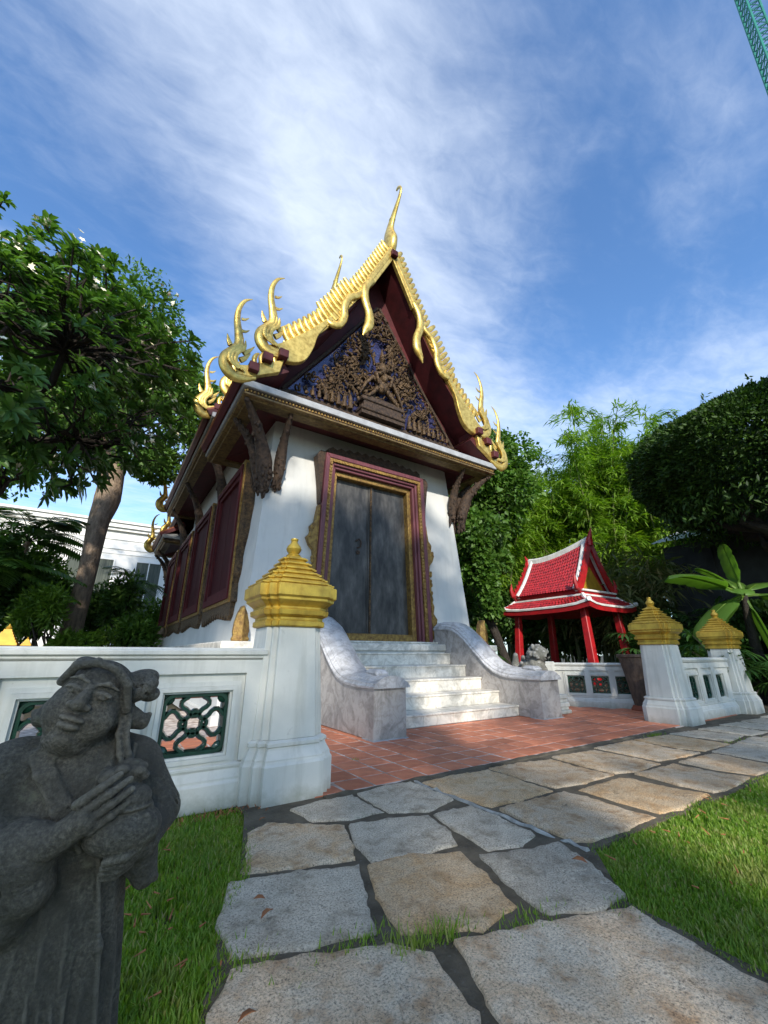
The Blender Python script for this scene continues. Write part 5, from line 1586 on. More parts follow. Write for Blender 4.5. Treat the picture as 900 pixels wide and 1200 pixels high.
def tile_field(m, fn, nu, nv, w=0.5, lift=0.034):
    """overlapping pointed tiles over a surface fn(u,v) -> point; u along the eave, v up the slope"""
    for j in range(nv):
        for i in range(nu):
            o = 0.5 if j % 2 else 0.0
            u0 = (i + o * 0.5) / (nu + 0.5); u1 = u0 + 1 / (nu + 0.5)
            v0 = j / nv; v1 = min(1, (j + 1.35) / nv)
            a = Vector(fn(u0, v0)); b = Vector(fn(u1, v0)); c = Vector(fn(u1, v1)); d = Vector(fn(u0, v1)); e = Vector(fn((u0 + u1) / 2, max(0, v0 - 0.35 / nv)))
            n = (b - a).cross(d - a).normalized()
            if n.z < 0: n = -n
            mid0 = (a + b) / 2 + n * lift * 1.5
            a2 = a + n * lift * 0.5; b2 = b + n * lift * 0.5
            m.add([tuple(a2), tuple(e + n * lift * 1.2), tuple(b2), tuple(c + n * 0.003), tuple(d + n * 0.003), tuple(mid0)], [(0, 1, 5), (1, 2, 5), (2, 3, 5), (3, 4, 5), (4, 0, 5)])
# lower skirt roof, tile courses on each side
for k in range(4):
    C = [(-hw + 0.06, -hl + 0.06), (hw - 0.06, -hl + 0.06), (hw - 0.06, hl - 0.06), (-hw + 0.06, hl - 0.06)]
    D = [(-0.88, -1.22), (0.88, -1.22), (0.88, 1.22), (-0.88, 1.22)]
    a, b, c, d = C[k], C[(k + 1) % 4], D[(k + 1) % 4], D[k]
    def fn(u, v, a=a, b=b, c=c, d=d):
        p = [a[i] + (b[i] - a[i]) * u for i in (0, 1)]; q = [d[i] + (c[i] - d[i]) * u for i in (0, 1)]
        zz0 = 2.33 + 0.12 * abs(2 * u - 1) ** 4
        return (p[0] + (q[0] - p[0]) * v, p[1] + (q[1] - p[1]) * v, zz0 + (2.63 - zz0) * v)
    m = MB(); tile_field(m, fn, 26 if k % 2 else 20, 4)
    o = pb_('lower_roof_tiles', 'red_tile', m); o['kind'] = 'stuff'
m = MB(); m.loft([eave_ring(0.89, 1.23, 2.60), eave_ring(0.89, 1.23, 2.82)], True, True); pb_('roof_curb', 'red_lacquer', m)
m = MB(); m.loft([eave_ring(0.93, 1.27, 2.63), eave_ring(0.93, 1.27, 2.68), eave_ring(0.88, 1.22, 2.68), eave_ring(0.88, 1.22, 2.63)], loop=True); pb_('curb_trim', 'roof_white', m)
def ridge_z(t):                                        # t -1..1 along y; the near gable end sweeps up
    return 3.98 + 0.42 * (0.5 - 0.5 * t) ** 1.7 + 0.10 * (0.5 + 0.5 * t) ** 4
for sx in (-1, 1):
    def fn(u, v, sx=sx):
        t = (-1 + 2 * u)
        y = t * (1.12 - 0.02 * v); zr = ridge_z(t)
        s_ = v ** 0.82
        return (sx * (0.94 * (1 - v) + 0.03), y, 2.80 + (zr - 2.80) * (0.72 * v + 0.28 * v * v))
    m = MB(); tile_field(m, fn, 22, 13)
    rf = pb_('roof_tiles', 'red_tile', m); rf['kind'] = 'stuff'
    m = MB()
    G = [[fn(i / 10, j / 8) for j in range(9)] for i in range(11)]
    m.loft(G, closed=False, cap0=False, cap1=False)
    m.v = [(x, y, z - 0.012) for x, y, z in m.v]
    pb_('roof_deck', 'red_lacquer', m)
    for sy in (-1, 1):                                  # white verge and red bargeboards
        u = 0 if sy < 0 else 1
        P = [Vector(fn(u, j / 8)) + Vector((0, -sy * 0.08, 0.03)) for j in range(9)]
        m = MB(); m.tube([tuple(p) for p in P], 0.06, 6); pb_('verge_trim', 'roof_white', m, smooth=True, ang=40)
        m = MB()
        P = [Vector(fn(u, j / 8)) for j in range(9)]
        for p in P: p.y = sy * 1.17
        out_ = [p + Vector((sx * 0.05, 0, 0.08)) for p in P]; inn = [p + Vector((-sx * 0.06, 0, -0.16)) for p in P]
        ring0 = [(p.x, p.y - 0.03, p.z) for p in out_ + inn[::-1]]; ring1 = [(p.x, p.y + 0.03, p.z) for p in out_ + inn[::-1]]
        m.loft([ring0, ring1]); bb = pb_('bargeboard', 'red_lacquer', m)
        m = MB()
        for j in range(1, 8):
            p = P[j]
            m.tube([(p.x, p.y, p.z + 0.05), (p.x + sx * 0.05, p.y, p.z + 0.13), (p.x + sx * 0.03, p.y, p.z + 0.22)], [0.03, 0.025, 0.006], 5)
        m.build('fins', 'red_lacquer', bb, world=False)
        m = MB(); q = P[0]
        m.tube([(q.x - sx * 0.08, q.y, q.z + 0.0), (q.x + sx * 0.06, q.y, q.z + 0.06), (q.x + sx * 0.12, q.y, q.z + 0.24), (q.x + sx * 0.08, q.y, q.z + 0.46)], [0.07, 0.08, 0.06, 0.008], 7); pb_('end_finial', 'red_lacquer', m, smooth=True)
m = MB()
P = [(0, t * 1.14, ridge_z(t) + 0.06) for t in np.linspace(-1, 1, 13)]
m.loft([[(x - 0.07, y, z - 0.16), (x + 0.07, y, z - 0.16), (x + 0.07, y, z + 0.05), (x, y, z + 0.10), (x - 0.07, y, z + 0.05)] for x, y, z in P]); pb_('ridge', 'roof_white', m)
for sy, hgt in ((-1, 0.40), (1, 0.30)):
    m = MB(); z0_ = ridge_z(sy)
    m.tube([(0, sy * 1.18, z0_ - 0.15), (0, sy * 1.20, z0_ + 0.08), (0, sy * 1.26, z0_ + hgt * 0.6), (0, sy * 1.30, z0_ + hgt)], [0.10, 0.09, 0.05, 0.008], 7); pb_('ridge_finial', 'red_lacquer', m, smooth=True)
    m = MB().prism([(-0.66, 2.82), (0.66, 2.82), (0.30, 3.22), (0, 3.60), (-0.30, 3.22)], sy * 1.02 - 0.02, sy * 1.02 + 0.02)
    pb_('gable_panel', 'yellow_gold', m)
    m = MB().prism([(-0.84, 2.81), (0.84, 2.81), (0.40, 3.35), (0, z0_ - 0.15), (-0.40, 3.35)], sy * 0.98 - 0.015, sy * 0.98 + 0.015); pb_('gable_boards', 'red_lacquer', m)
    m = MB().box(-0.9, 0.9, min(sy * 1.0, sy * 1.28), max(sy * 1.0, sy * 1.28), 2.76, 2.82); pb_('gable_sill', 'roof_white', m, bevel=0.01)

# ------------------------------------------------------------------ buildings behind
wb = empty('white_building', (-3.0, 34.0, 0), 'long white building with cornice bands and tall windows behind the trees', 'building')
WY = 34.0
MB().box(-30, 12.0, WY, WY + 10, 0, 9.35).build('wall', 'facade_white', wb)
m = MB()
for (z0_, z1_, d) in ((9.35, 9.55, 0.25), (9.55, 9.85, 0.42), (9.85, 10.0, 0.55), (8.72, 8.80, 0.06), (8.05, 8.13, 0.06), (7.70, 7.76, 0.04)):
    m.box(-30.2, 12.3, WY - d, WY + 0.1 if z0_ < 9.3 else WY + 10, z0_, z1_)
m.build('cornice', 'facade_white', wb)
for xc, w2 in ((-19.4, 1.25), (-15.6, 0.75), (-12.2, 1.25), (-8.6, 0.75), (-5.2, 1.25), (-1.65, 1.3), (1.85, 0.78), (5.4, 1.25)):
    m = MB(); zb_, zt_ = 3.1, 7.25
    for q in ((xc - w2 - 0.10, xc - w2, zb_ - 0.1, zt_ + 0.1), (xc + w2, xc + w2 + 0.10, zb_ - 0.1, zt_ + 0.1), (xc - w2, xc + w2, zt_, zt_ + 0.1), (xc - w2, xc + w2, zb_ - 0.1, zb_)):
        m.box(q[0], q[1], WY - 0.07, WY + 0.02, q[2], q[3])
    m.box(xc - 0.03, xc + 0.03, WY - 0.06, WY + 0.01, zb_, zt_)
    wn = m.build('window', 'facade_white', wb)
    MB().box(xc - w2, xc - 0.03, WY - 0.03, WY - 0.012, zb_, zt_).build('pane', 'curtain', wn)
    MB().box(xc + 0.03, xc + w2, WY - 0.03, WY - 0.012, zb_, zt_).build('pane', 'curtain', wn)
m = MB()
for k in range(11):
    m.box(-30, 12, WY - 0.012, WY + 0.01, 0.6 * k + 0.35, 0.6 * k + 0.56)
m.build('rusticated_courses', 'facade_white', wb)

sh = empty('garden_shed', (16.5, 6.0, 0), 'dark walled shed with pale sheet metal roof behind the banana plant', 'shed')
MB().box(16.0, 20.0, -8, 6.4, 0, 4.55).build('wall', 'dark_wall', sh)
m = MB()
ys = np.arange(-9.0, 6.7, 0.09)
ra = [(15.6, y, 4.66 + 0.035 * (k % 2)) for k, y in enumerate(ys)]
rb = [(20.5, y, 6.35 + 0.035 * (k % 2)) for k, y in enumerate(ys)]
m.loft([ra, rb], False, False, closed=False)
m.build('roof_sheet', 'metal_sheet', sh)
for k in range(6):
    MB().box(15.93, 15.998, -7 + 2.4 * k, -6.9 + 2.4 * k, 0, 4.5).build('batten', 'dark_wall', sh)

# gold stupa-shaped caps of another wall far left
for i, (x, y, s_, lab) in enumerate(((-1.72, 12.0, 0.42, 'larger yellow stepped spire beyond the balustrade, far left'), (-1.36, 12.0, 0.17, 'tiny yellow spire beside the larger stepped spire, far left'))):
    t = empty('yellow_spire', (x, y, 0), lab, 'spire', 'yellow spires far left')
    m = MB(); z = 1.2
    m.box(-0.55 * s_, 0.55 * s_, -0.55 * s_, 0.55 * s_, 0, 1.18)
    m.build('spire_base', 'dark_wall', t, world=False)
    m = MB(); z = 1.181
    for h in (0.52, 0.44, 0.36, 0.29, 0.22, 0.15):
        m.loft([[(a * s_ * (h + 0.03), b * s_ * (h + 0.03), z) for a, b in ((-1, -1), (1, -1), (1, 1), (-1, 1))], [(a * s_ * h, b * s_ * h, z + 0.13 * s_) for a, b in ((-1, -1), (1, -1), (1, 1), (-1, 1))]]); z += 0.131 * s_
    m.lathe([(0.10 * s_, 0), (0.13 * s_, 0.08 * s_), (0.05 * s_, 0.18 * s_), (0.01, 0.25 * s_)], 10, (0, 0, z))
    m.build('spire_tiers', 'yellow_gold', t, world=False)
lw = MB().box(-14, 0.6, 12.3, 12.5, 0, 1.17).build('low_wall', 'dark_wall')
tag(lw, 'low dark wall behind the far left yellow spires', 'wall')

# tower crane jib, far away
cr = empty('tower_crane', (125, -3, 0), 'green lattice crane jib crossing the top corner of the sky', 'crane')
A = Vector((116.4, -5.0, 190.0)); B = Vector((111.8, -1.4, 120.0))
dv = (B - A).normalized(); s1 = dv.cross(Vector((0.55, 0.84, 0))).normalized() * 3.4; s2 = dv.cross(s1).normalized() * 3.4
ch = [s1 * 0.5 + s2 * 0.5, -s1 * 0.5 + s2 * 0.5, -s2 * 0.5]
Ln = (B - A).length; nb = 26
for c in ch:
    m = MB(); m.tube([tuple(A + c), tuple(B + c)], 0.28, 6); m.build('chord', 'crane_green', cr)
m = MB()
for k in range(nb):
    p = A + dv * Ln * k / nb; q = A + dv * Ln * (k + 1) / nb
    for i in range(3):
        a, b = ch[i], ch[(i + 1) % 3]
        m.tube([tuple(p + a), tuple(q + b)], 0.13, 4); m.tube([tuple(p + a), tuple(p + b)], 0.11, 4)
o = m.build('lattice', 'crane_green', cr)
m = MB(); m.box(123, 127, -5, -1, 0, 95); m.build('mast', 'crane_green', cr)
m = MB(); m.tube([(125, -3, 95), tuple(B)], 0.8, 6); m.build('jib_foot', 'crane_green', cr)

# ------------------------------------------------------------------ plants
def trunk_mesh(paths):
    m = MB()
    for P, R_ in paths:
        m.tube([tuple(p) for p in P], list(R_), 9)
    return m
def leaves_obj(name, arrs, mat, parent, six=False, fold=0.25, world=True, droop=0.15):
    V, F = (leaf_arrays6(*arrs, fold=fold, droop=droop) if six else leaf_arrays(*arrs, fold=fold))
    return put(name, np_mesh(name, V, F), mat, parent, world)

def tree(name, label, loc, trunk, crown_clumps, per, L, Wd, leafm, barkm, seed, group=None, limbs=10, shell=0.55, cat='tree', r0=0.4, droop=0.25, fold=0.25):
    rs = RS(seed)
    t = empty(name, loc, label, cat, group)
    P = np.array([p[:3] for p in trunk]); R_ = [p[3] for p in trunk]
    m = trunk_mesh([(smoothc(P, 4), np.interp(np.linspace(0, 1, (len(P) - 1) * 4 + 1), np.linspace(0, 1, len(P)), R_))])
    top = P[-1]
    C = [c[:3] for c in crown_clumps]; RR = [c[3:6] if len(c) >= 6 else (c[3], c[3], c[3] * 0.8) for c in crown_clumps]
    for c in C[:limbs]:
        st = P[-1] if rs.rand() < 0.6 else P[-2] * 0.4 + P[-1] * 0.6
        w = wobble_path(rs, st, c, 6, 0.05)
        r = R_[-1] * rs.uniform(0.35, 0.6)
        m.tube([tuple(p) for p in w], [r, r * 0.8, r * 0.62, r * 0.45, r * 0.3, r * 0.12], 6)
        for q in range(3):
            e_ = np.array(c) + rand_dirs(rs, 1)[0] * np.array(RR[0]) * 0.7
            w2 = wobble_path(rs, w[3 + q % 2], e_, 4, 0.06)
            m.tube([tuple(p) for p in w2], [r * 0.4, r * 0.3, r * 0.2, r * 0.06], 5)
    m.build('trunk', barkm, t, smooth=True, ang=60)
    arrs = clump_leaves(rs, C, RR, per, L, Wd, shell=shell, droop=droop)
    leaves_obj('crown', arrs, leafm, t, fold=fold)
    return t
def blob(rs, c, r, n, rc, flat=0.75):
    """clump centres spread through an ellipsoid"""
    out_ = []
    for k in range(n):
        d = rand_dirs(rs, 1)[0]; u = rs.uniform(0.35, 0.95)
        p = np.array(c) + d * np.array(r) * u
        q = rc * rs.uniform(0.7, 1.25)
        out_.append((p[0], p[1], p[2], q, q, q * flat))
    return out_

# big tree behind, trunk seen beside the temple
rs = RS(31)
cl = blob(rs, (-2.2, 19.5, 12.6), (4.4, 3.5, 4.6), 44, 1.6) + blob(rs, (1.5, 17.3, 10.6), (1.0, 1.2, 1.6), 6, 1.1) + blob(rs, (-5.5, 20, 9.5), (3, 3, 2.2), 10, 1.5) + blob(rs, (0.4, 17.6, 8.3), (0.8, 0.8, 0.7), 3, 0.75)
tree('shade_tree', 'big broadleaf tree with stout bare trunk in front of the white building', (-0.9, 18.6, 0), [(-1.0, 18.6, 0, 0.42), (-0.98, 18.55, 2.0, 0.34), (-0.93, 18.6, 3.4, 0.30), (-0.93, 18.55, 4.6, 0.31), (-0.95, 18.6, 5.8, 0.36), (-0.85, 18.7, 6.8, 0.46), (-0.9, 18.9, 8.4, 0.40)], cl, 760, 0.22, 0.12, 'leaf_broad', 'bark', 32, limbs=22)
# plumeria: forked grey limbs ending in rosettes of long leaves
def plumeria():
    rs = RS(50)
    t = empty('plumeria_tree', (-5.6, 12.3, 0), 'plumeria tree with rosettes of long glossy leaves and few white flowers', 'tree')
    m = MB()
    base = np.array((-5.6, 12.3, 0.0)); fork = np.array((-4.6, 12.0, 3.4))
    m.tube([tuple(p) for p in wobble_path(rs, base, fork, 6, 0.02)], [0.42, 0.38, 0.34, 0.31, 0.30, 0.28], 9)
    tips = []
    for k in range(820):
        d = rand_dirs(rs, 1)[0]
        u = rs.uniform(0.55, 1.0)
        p = np.array((-3.0, 11.1, 7.6)) + d * u * np.array((4.2, 2.6, 3.5))
        lim = 0.05 + 0.09 * (p[2] - 4)                         # the crown's near edge slants up and away from the temple
        if p[2] < 4.3: continue
        if p[0] > 1.1 - abs(p[2] - 7.6) * 0.42: p[0] = 1.1 - abs(p[2] - 7.6) * 0.42 - rs.rand() * 1.2
        tips.append(p)
    tips = np.array(tips)
    hubs = [fork + np.array(v) for v in ((1.0, -0.3, 1.6), (2.2, -0.6, 0.9), (-0.8, 0.3, 2.2), (1.4, -0.2, 3.6), (-0.6, -0.4, 4.6), (3.2, -0.8, 2.4), (2.6, -1.2, 4.4), (0.6, 0.2, 5.6))]
    for h_ in hubs:
        w = wobble_path(rs, fork, h_, 6, 0.05)
        m.tube([tuple(p) for p in w], [0.19, 0.16, 0.135, 0.11, 0.09, 0.07], 7)
    for p in tips[::3]:
        h_ = hubs[int(np.argmin([np.linalg.norm(p - q) for q in hubs]))]
        w = wobble_path(rs, h_, p, 5, 0.07)
        m.tube([tuple(q) for q in w], [0.042, 0.034, 0.028, 0.024, 0.02], 5)
    m.build('trunk', 'bark_dark', t, smooth=True, ang=60)
    P = []; D = []; Nn = []; L = []
    fl = []
    for p in tips:
        ax = nrm((p - np.array((-3.0, 11.1, 7.0)))[None])[0] * 0.7 + np.array((0, 0, 0.6)); ax /= np.linalg.norm(ax)
        u_ = nrm(np.cross(ax, rand_dirs(rs, 1)[0])[None])[0]; v_ = np.cross(ax, u_)
        n = rs.randint(14, 22)
        for k in range(n):
            a = 2.4 * k + rs.rand() * 0.5; el = rs.uniform(0.05, 0.9)
            d = (u_ * math.cos(a) + v_ * math.sin(a)) * math.cos(el) + ax * math.sin(el)
            P.append(p + ax * rs.uniform(-0.10, 0.06)); D.append(d); Nn.append(ax + d * -0.2); L.append(rs.uniform(0.20, 0.40))
        if rs.rand() < 0.16: fl.append((p, ax))
    P = np.array(P); D = np.array(D); Nn = np.array(Nn); L = np.array(L)
    leaves_obj('crown', (P, D, Nn, L, L * 0.30), 'leaf_plumeria', t, six=True, droop=0.22)
    P = []; D = []; Nn = []
    for p, ax in fl:
        for q in range(7):
            c = p + ax * 0.22 + rs.normal(size=3) * 0.10
            f = nrm((ax + rs.normal(size=3) * 0.4)[None])[0]
            u_ = nrm(np.cross(f, rand_dirs(rs, 1)[0])[None])[0]; v_ = np.cross(f, u_)
            for k in range(5):
                a = k * 2 * math.pi / 5
                P.append(c); D.append(u_ * math.cos(a) + v_ * math.sin(a) + f * 0.25); Nn.append(f)
    n = len(P)
    leaves_obj('blossoms', (np.array(P), np.array(D), np.array(Nn), np.full(n, 0.075), np.full(n, 0.05)), 'petal', t)
plumeria()

def shrub(loc, r, per, L, Wd, leafm, label, seed, name='shrub', group=None, n=9, stems=7, droop=0.1, shell=0.3, cat='shrub'):
    rs = RS(seed)
    t = empty(name, (loc[0], loc[1], 0), label, cat, group)
    m = MB()
    C = []
    for k in range(n):
        d = rand_dirs(rs, 1)[0]; d[2] = abs(d[2])
        p = np.array(loc) + d * np.array(r) * rs.uniform(0.2, 0.8)
        q = rs.uniform(0.38, 0.6)
        C.append((p, (r[0] * q, r[1] * q, r[2] * q)))
        if k < stems:
            w = wobble_path(rs, (loc[0] + rs.normal() * 0.1, loc[1] + rs.normal() * 0.1, 0), p, 5, 0.05)
            m.tube([tuple(x) for x in w], [0.05, 0.045, 0.035, 0.025, 0.012], 5)
    m.build('stem', 'bark_dark', t, smooth=True)
    arrs = clump_leaves(rs, [c[0] for c in C], [c[1] for c in C], per, L, Wd, shell=shell, droop=droop)
    leaves_obj('foliage', arrs, leafm, t)
    return t
# planting in front of the white building (left)
g1 = 'shrubs in front of the white building'
SH = [((0.02, 17.9, 1.45), (0.62, 0.55, 0.42), 300, 0.10, 0.05, 'leaf_lime', 'rounded clipped lime green bush below the white building window', dict(shell=0.85, n=7)),
 ((1.05, 18.6, 1.5), (0.95, 0.8, 1.0), 300, 0.20, 0.09, 'leaf_vine', 'fresh green shrub next to the temple side wall', {}),
 ((0.35, 20.2, 2.6), (0.95, 0.8, 1.5), 230, 0.24, 0.08, 'leaf_shrub', 'tall open shrub under the white building window', dict(n=12, shell=0.15)),
 ((-1.65, 17.0, 1.9), (0.8, 0.7, 1.3), 300, 0.20, 0.06, 'leaf_lime', 'bright ferny shrub at the foot of the big tree', {}),
 ((-0.75, 16.9, 1.25), (0.6, 0.5, 0.45), 200, 0.22, 0.06, 'leaf_lime', 'low ferny clump just before the big trunk', {}),
 ((-2.6, 18.2, 2.2), (1.1, 0.9, 1.7), 420, 0.22, 0.09, 'leaf_shrub', 'dense dark shrub left of the big tree trunk', dict(n=12)),
 ((-3.9, 18.0, 2.8), (1.3, 1.0, 2.2), 460, 0.24, 0.10, 'leaf_shrub', 'tall dark shrub at the left edge above the balustrade', dict(n=12)),
 ((-3.3, 21.5, 3.6), (1.4, 1.0, 2.2), 420, 0.22, 0.09, 'leaf_vine', 'fresh green shrub before the white building at the left', dict(n=12)),
 ((-0.55, 22.5, 2.2), (1.2, 1.0, 1.6), 360, 0.20, 0.09, 'leaf_shrub', 'dark shrub right behind the big tree trunk', dict(n=11)),
 ((1.75, 22.5, 2.0), (1.2, 1.0, 1.6), 360, 0.20, 0.09, 'leaf_vine', 'light green shrub behind the temple corner', dict(n=11)),
 ((-1.7, 20.0, 2.9), (0.8, 0.7, 1.3), 300, 0.18, 0.07, 'leaf_vine', 'airy light green sapling against the white facade', dict(n=10, shell=0.1))]
for i, (c, r, per, L_, w_, mt, lab, kw) in enumerate(SH):
    shrub(c, r, per, L_, w_, mt, lab, 61 + i, group=g1, **kw)
def palm(loc, hgt, nf, fl, label, seed, lean=(0, 0), group=None, mat='leaf_palm', elmin=0.1, wd=0.05):
    rs = RS(seed)
    t = empty('palm', loc, label, 'palm', group)
    b = np.array(loc, float); top = b + np.array((lean[0], lean[1], hgt))
    m = MB(); w = wobble_path(rs, b, top, 6, 0.01)
    m.tube([tuple(p) for p in w], [0.13, 0.12, 0.11, 0.10, 0.10, 0.09], 8); m.build('trunk', 'bark', t, smooth=True)
    for k in range(nf):
        a = 2.4 * k + rs.rand(); el = rs.uniform(elmin, 1.25); l = fl * rs.uniform(0.8, 1.15)
        d = np.array((math.cos(a) * math.cos(el), math.sin(a) * math.cos(el), math.sin(el)))
        n = 14; P = []
        for j in range(n):
            s_ = j / (n - 1)
            P.append(top + d * l * s_ + np.array((math.cos(a) * 0.25, math.sin(a) * 0.25, -0.55)) * l * s_ ** 2.2)
        P = np.array(P)
        m = MB(); m.tube([tuple(p) for p in P], list(np.linspace(0.025, 0.006, n)), 5)
        T_ = np.gradient(P, axis=0); T_ = nrm(T_)
        sd = nrm(np.cross(T_, np.array([[0, 0, 1.0]])))
        pos = []; dr = []; nn = []; ll = []
        for j2 in np.linspace(0.14, 1.0, 26):
            i = min(int(j2 * (n - 1)), n - 1)
            for sg in (-1, 1):
                pos.append(P[i] + (P[min(i + 1, n - 1)] - P[i]) * (j2 * (n - 1) - i)); dr.append(sd[i] * sg + T_[i] * 0.55 + np.array((0, 0, -0.18 + 0.1 * rs.rand()))); nn.append(np.array((0, 0, 1.0)))
                ll.append(fl * 0.30 * (0.45 + math.sin(math.pi * min(0.98, j2)) * 0.75))
        V, F = leaf_arrays6(np.array(pos), np.array(dr), np.array(nn), np.array(ll), np.full(len(ll), wd), fold=0.1, droop=0.2)
        k0 = len(m.v)
        m.v += [tuple(v) for v in V]; m.f += [tuple(int(i) + k0 for i in f) for f in F]
        me = bpy.data.meshes.new('frond'); me.from_pydata(m.v, [], m.f); me.update()
        put('frond', me, mat, t)
palm((-3.9, 18.4, 0), 3.7, 16, 2.1, 'arching feather palm below the plumeria at the left edge', 71, (0.3, 0.0), 'feather palms', 'leaf_lime_palm', wd=0.11)
palm((-3.3, 19.8, 0), 5.0, 14, 2.3, 'dark feather palm in front of the white building', 72, (0.3, 0), 'feather palms', wd=0.10)
palm((0.55, 20.6, 0), 3.9, 10, 1.5, 'slender grey palm between the building windows and the temple eave', 73, (0.05, 0), 'feather palms', wd=0.035)

# vine-hung tree right behind the temple
rs = RS(80)
cl = blob(rs, (11.8, 10.3, 7.2), (1.5, 1.4, 2.4), 28, 0.85) + blob(rs, (10.5, 10.0, 4.6), (1.0, 0.9, 1.4), 12, 0.62) + [(9.95 + 0.05 * k, 9.3, 4.5 - 0.34 * k, 0.26, 0.26, 0.32) for k in range(7)]
tree('vine_tree', 'leafy tree hung with vines beside the temple wall and pavilion', (11.0, 9.7, 0), [(11.2, 9.5, 0, 0.17), (10.7, 9.6, 1.5, 0.14), (10.2, 9.8, 3.0, 0.12), (11.0, 10.3, 5.4, 0.10)], cl, 480, 0.19, 0.13, 'leaf_vine', 'bark_dark', 81, limbs=16)

# darker broadleaf trees closing the view behind the bamboo
rs = RS(85)
tree('background_tree', 'mid green tree rising behind the bamboo beside the temple', (18.8, 15.2, 0), [(18.8, 15.2, 0, 0.4), (18.7, 15.2, 4.0, 0.3)], blob(rs, (18.8, 15.2, 8.0), (3.4, 3.0, 4.2), 34, 1.5), 420, 0.30, 0.17, 'leaf_vine', 'bark_dark', 86, group='trees closing the garden', limbs=12)
tree('background_tree', 'dark tree standing behind the pavilion bamboo', (24.0, 11.5, 0), [(24.0, 11.5, 0, 0.4), (24.0, 11.5, 4.0, 0.3)], blob(rs, (24.0, 11.5, 8.0), (3.6, 3.6, 4.6), 36, 1.6), 420, 0.32, 0.18, 'leaf_shrub', 'bark_dark', 87, group='trees closing the garden', limbs=12)
# bamboo
def bamboo(loc, n, hgt, spread, label, seed, per=1700, L=0.40, mat='leaf_bamboo', lowest=0.42, aim=(0, 0)):
    rs = RS(seed)
    t = empty('bamboo_clump', loc, label, 'bamboo', 'bamboo clumps behind the pavilion')
    Pn = []; Dn = []; Nn = []; Ln = []
    for k in range(n):
        a = rs.rand() * 6.28; r = rs.rand() ** 0.5
        b = np.array(loc) + np.array((math.cos(a), math.sin(a), 0)) * r * 0.8
        h_ = hgt * rs.uniform(0.72, 1.0)
        out_ = np.array((math.cos(a) * spread * r + aim[0], math.sin(a) * spread * r + aim[1], 0))
        s_ = np.linspace(0, 1, 12)[:, None]
        P = b + np.array((0, 0, 1.0)) * h_ * (s_ - 0.10 * s_ ** 3) + out_ * s_ ** 2.2
        m = MB(); m.tube([tuple(p) for p in P], list(np.linspace(0.062, 0.012, 12)), 6)
        m.build('culm', 'bamboo_culm', t, smooth=True)
        nl = per
        u = lowest + (1 - lowest) * rs.rand(nl) ** 0.8
        c = np.stack([np.interp(u, s_[:, 0], P[:, i]) for i in range(3)], 1)
        # sprays: leaves grouped on short side branches
        ns = 36
        su = lowest + (1 - lowest) * (np.arange(ns) + rs.rand(ns)) / ns
        sdir = rand_dirs(rs, ns); sdir[:, 2] = np.abs(sdir[:, 2]) * 0.6
        sl = rs.uniform(0.5, 1.35, ns)
        which = rs.randint(0, ns, nl); v = rs.rand(nl)
        cc = np.stack([np.interp(su[which], s_[:, 0], P[:, i]) for i in range(3)], 1)
        pos = cc + sdir[which] * (sl[which] * v)[:, None] + rs.normal(size=(nl, 3)) * 0.10 + np.array([[0, 0, -0.35]]) * (v ** 2)[:, None]
        Pn.append(pos); Dn.append(sdir[which] * 0.7 + rand_dirs(rs, nl) * 0.55 + np.array([[0, 0, -0.55]])); Nn.append(rand_dirs(rs, nl) * 0.5 + np.array([[0, 0, 0.8]])); Ln.append(L * rs.uniform(0.6, 1.2, nl))
    Pn = np.concatenate(Pn); Dn = np.concatenate(Dn); Nn = np.concatenate(Nn); Ln = np.concatenate(Ln)
    leaves_obj('foliage', (Pn, Dn, Nn, Ln, Ln * 0.16), mat, t, fold=0.15)
bamboo((17.2, 12.8, 0), 16, 12.6, 2.2, 'feathery bamboo rising between the vine tree and the pavilion ridge', 91)
bamboo((18.6, 10.0, 0), 18, 14.2, 2.4, 'tallest feathery bamboo behind the red pavilion', 92)
bamboo((20.4, 8.0, 0), 16, 13.0, 2.4, 'feathery bamboo showing left of the clipped tree', 93)
bamboo((22.0, 5.6, 0), 14, 13.6, 2.4, 'feathery bamboo behind the clipped tree crown', 94)
bamboo((14.6, 13.2, 0), 12, 11.0, 2.2, 'darker bamboo behind the vine tree', 95)
bamboo((14.9, 7.6, 0), 14, 4.6, 1.2, 'low grey-green bamboo drooping beside the pavilion gable', 96, per=420, L=0.5, mat='leaf_bamboo_dry', lowest=0.35)
bamboo((15.3, 9.4, 0), 12, 5.6, 1.2, 'low bamboo right behind the pavilion roof', 97, per=380, L=0.46, mat='leaf_bamboo_dry', lowest=0.35)
bamboo((17.5, -0.2, 0), 7, 11.0, 1.6, 'thin bamboo tops above the clipped tree at the right edge', 98, per=500)

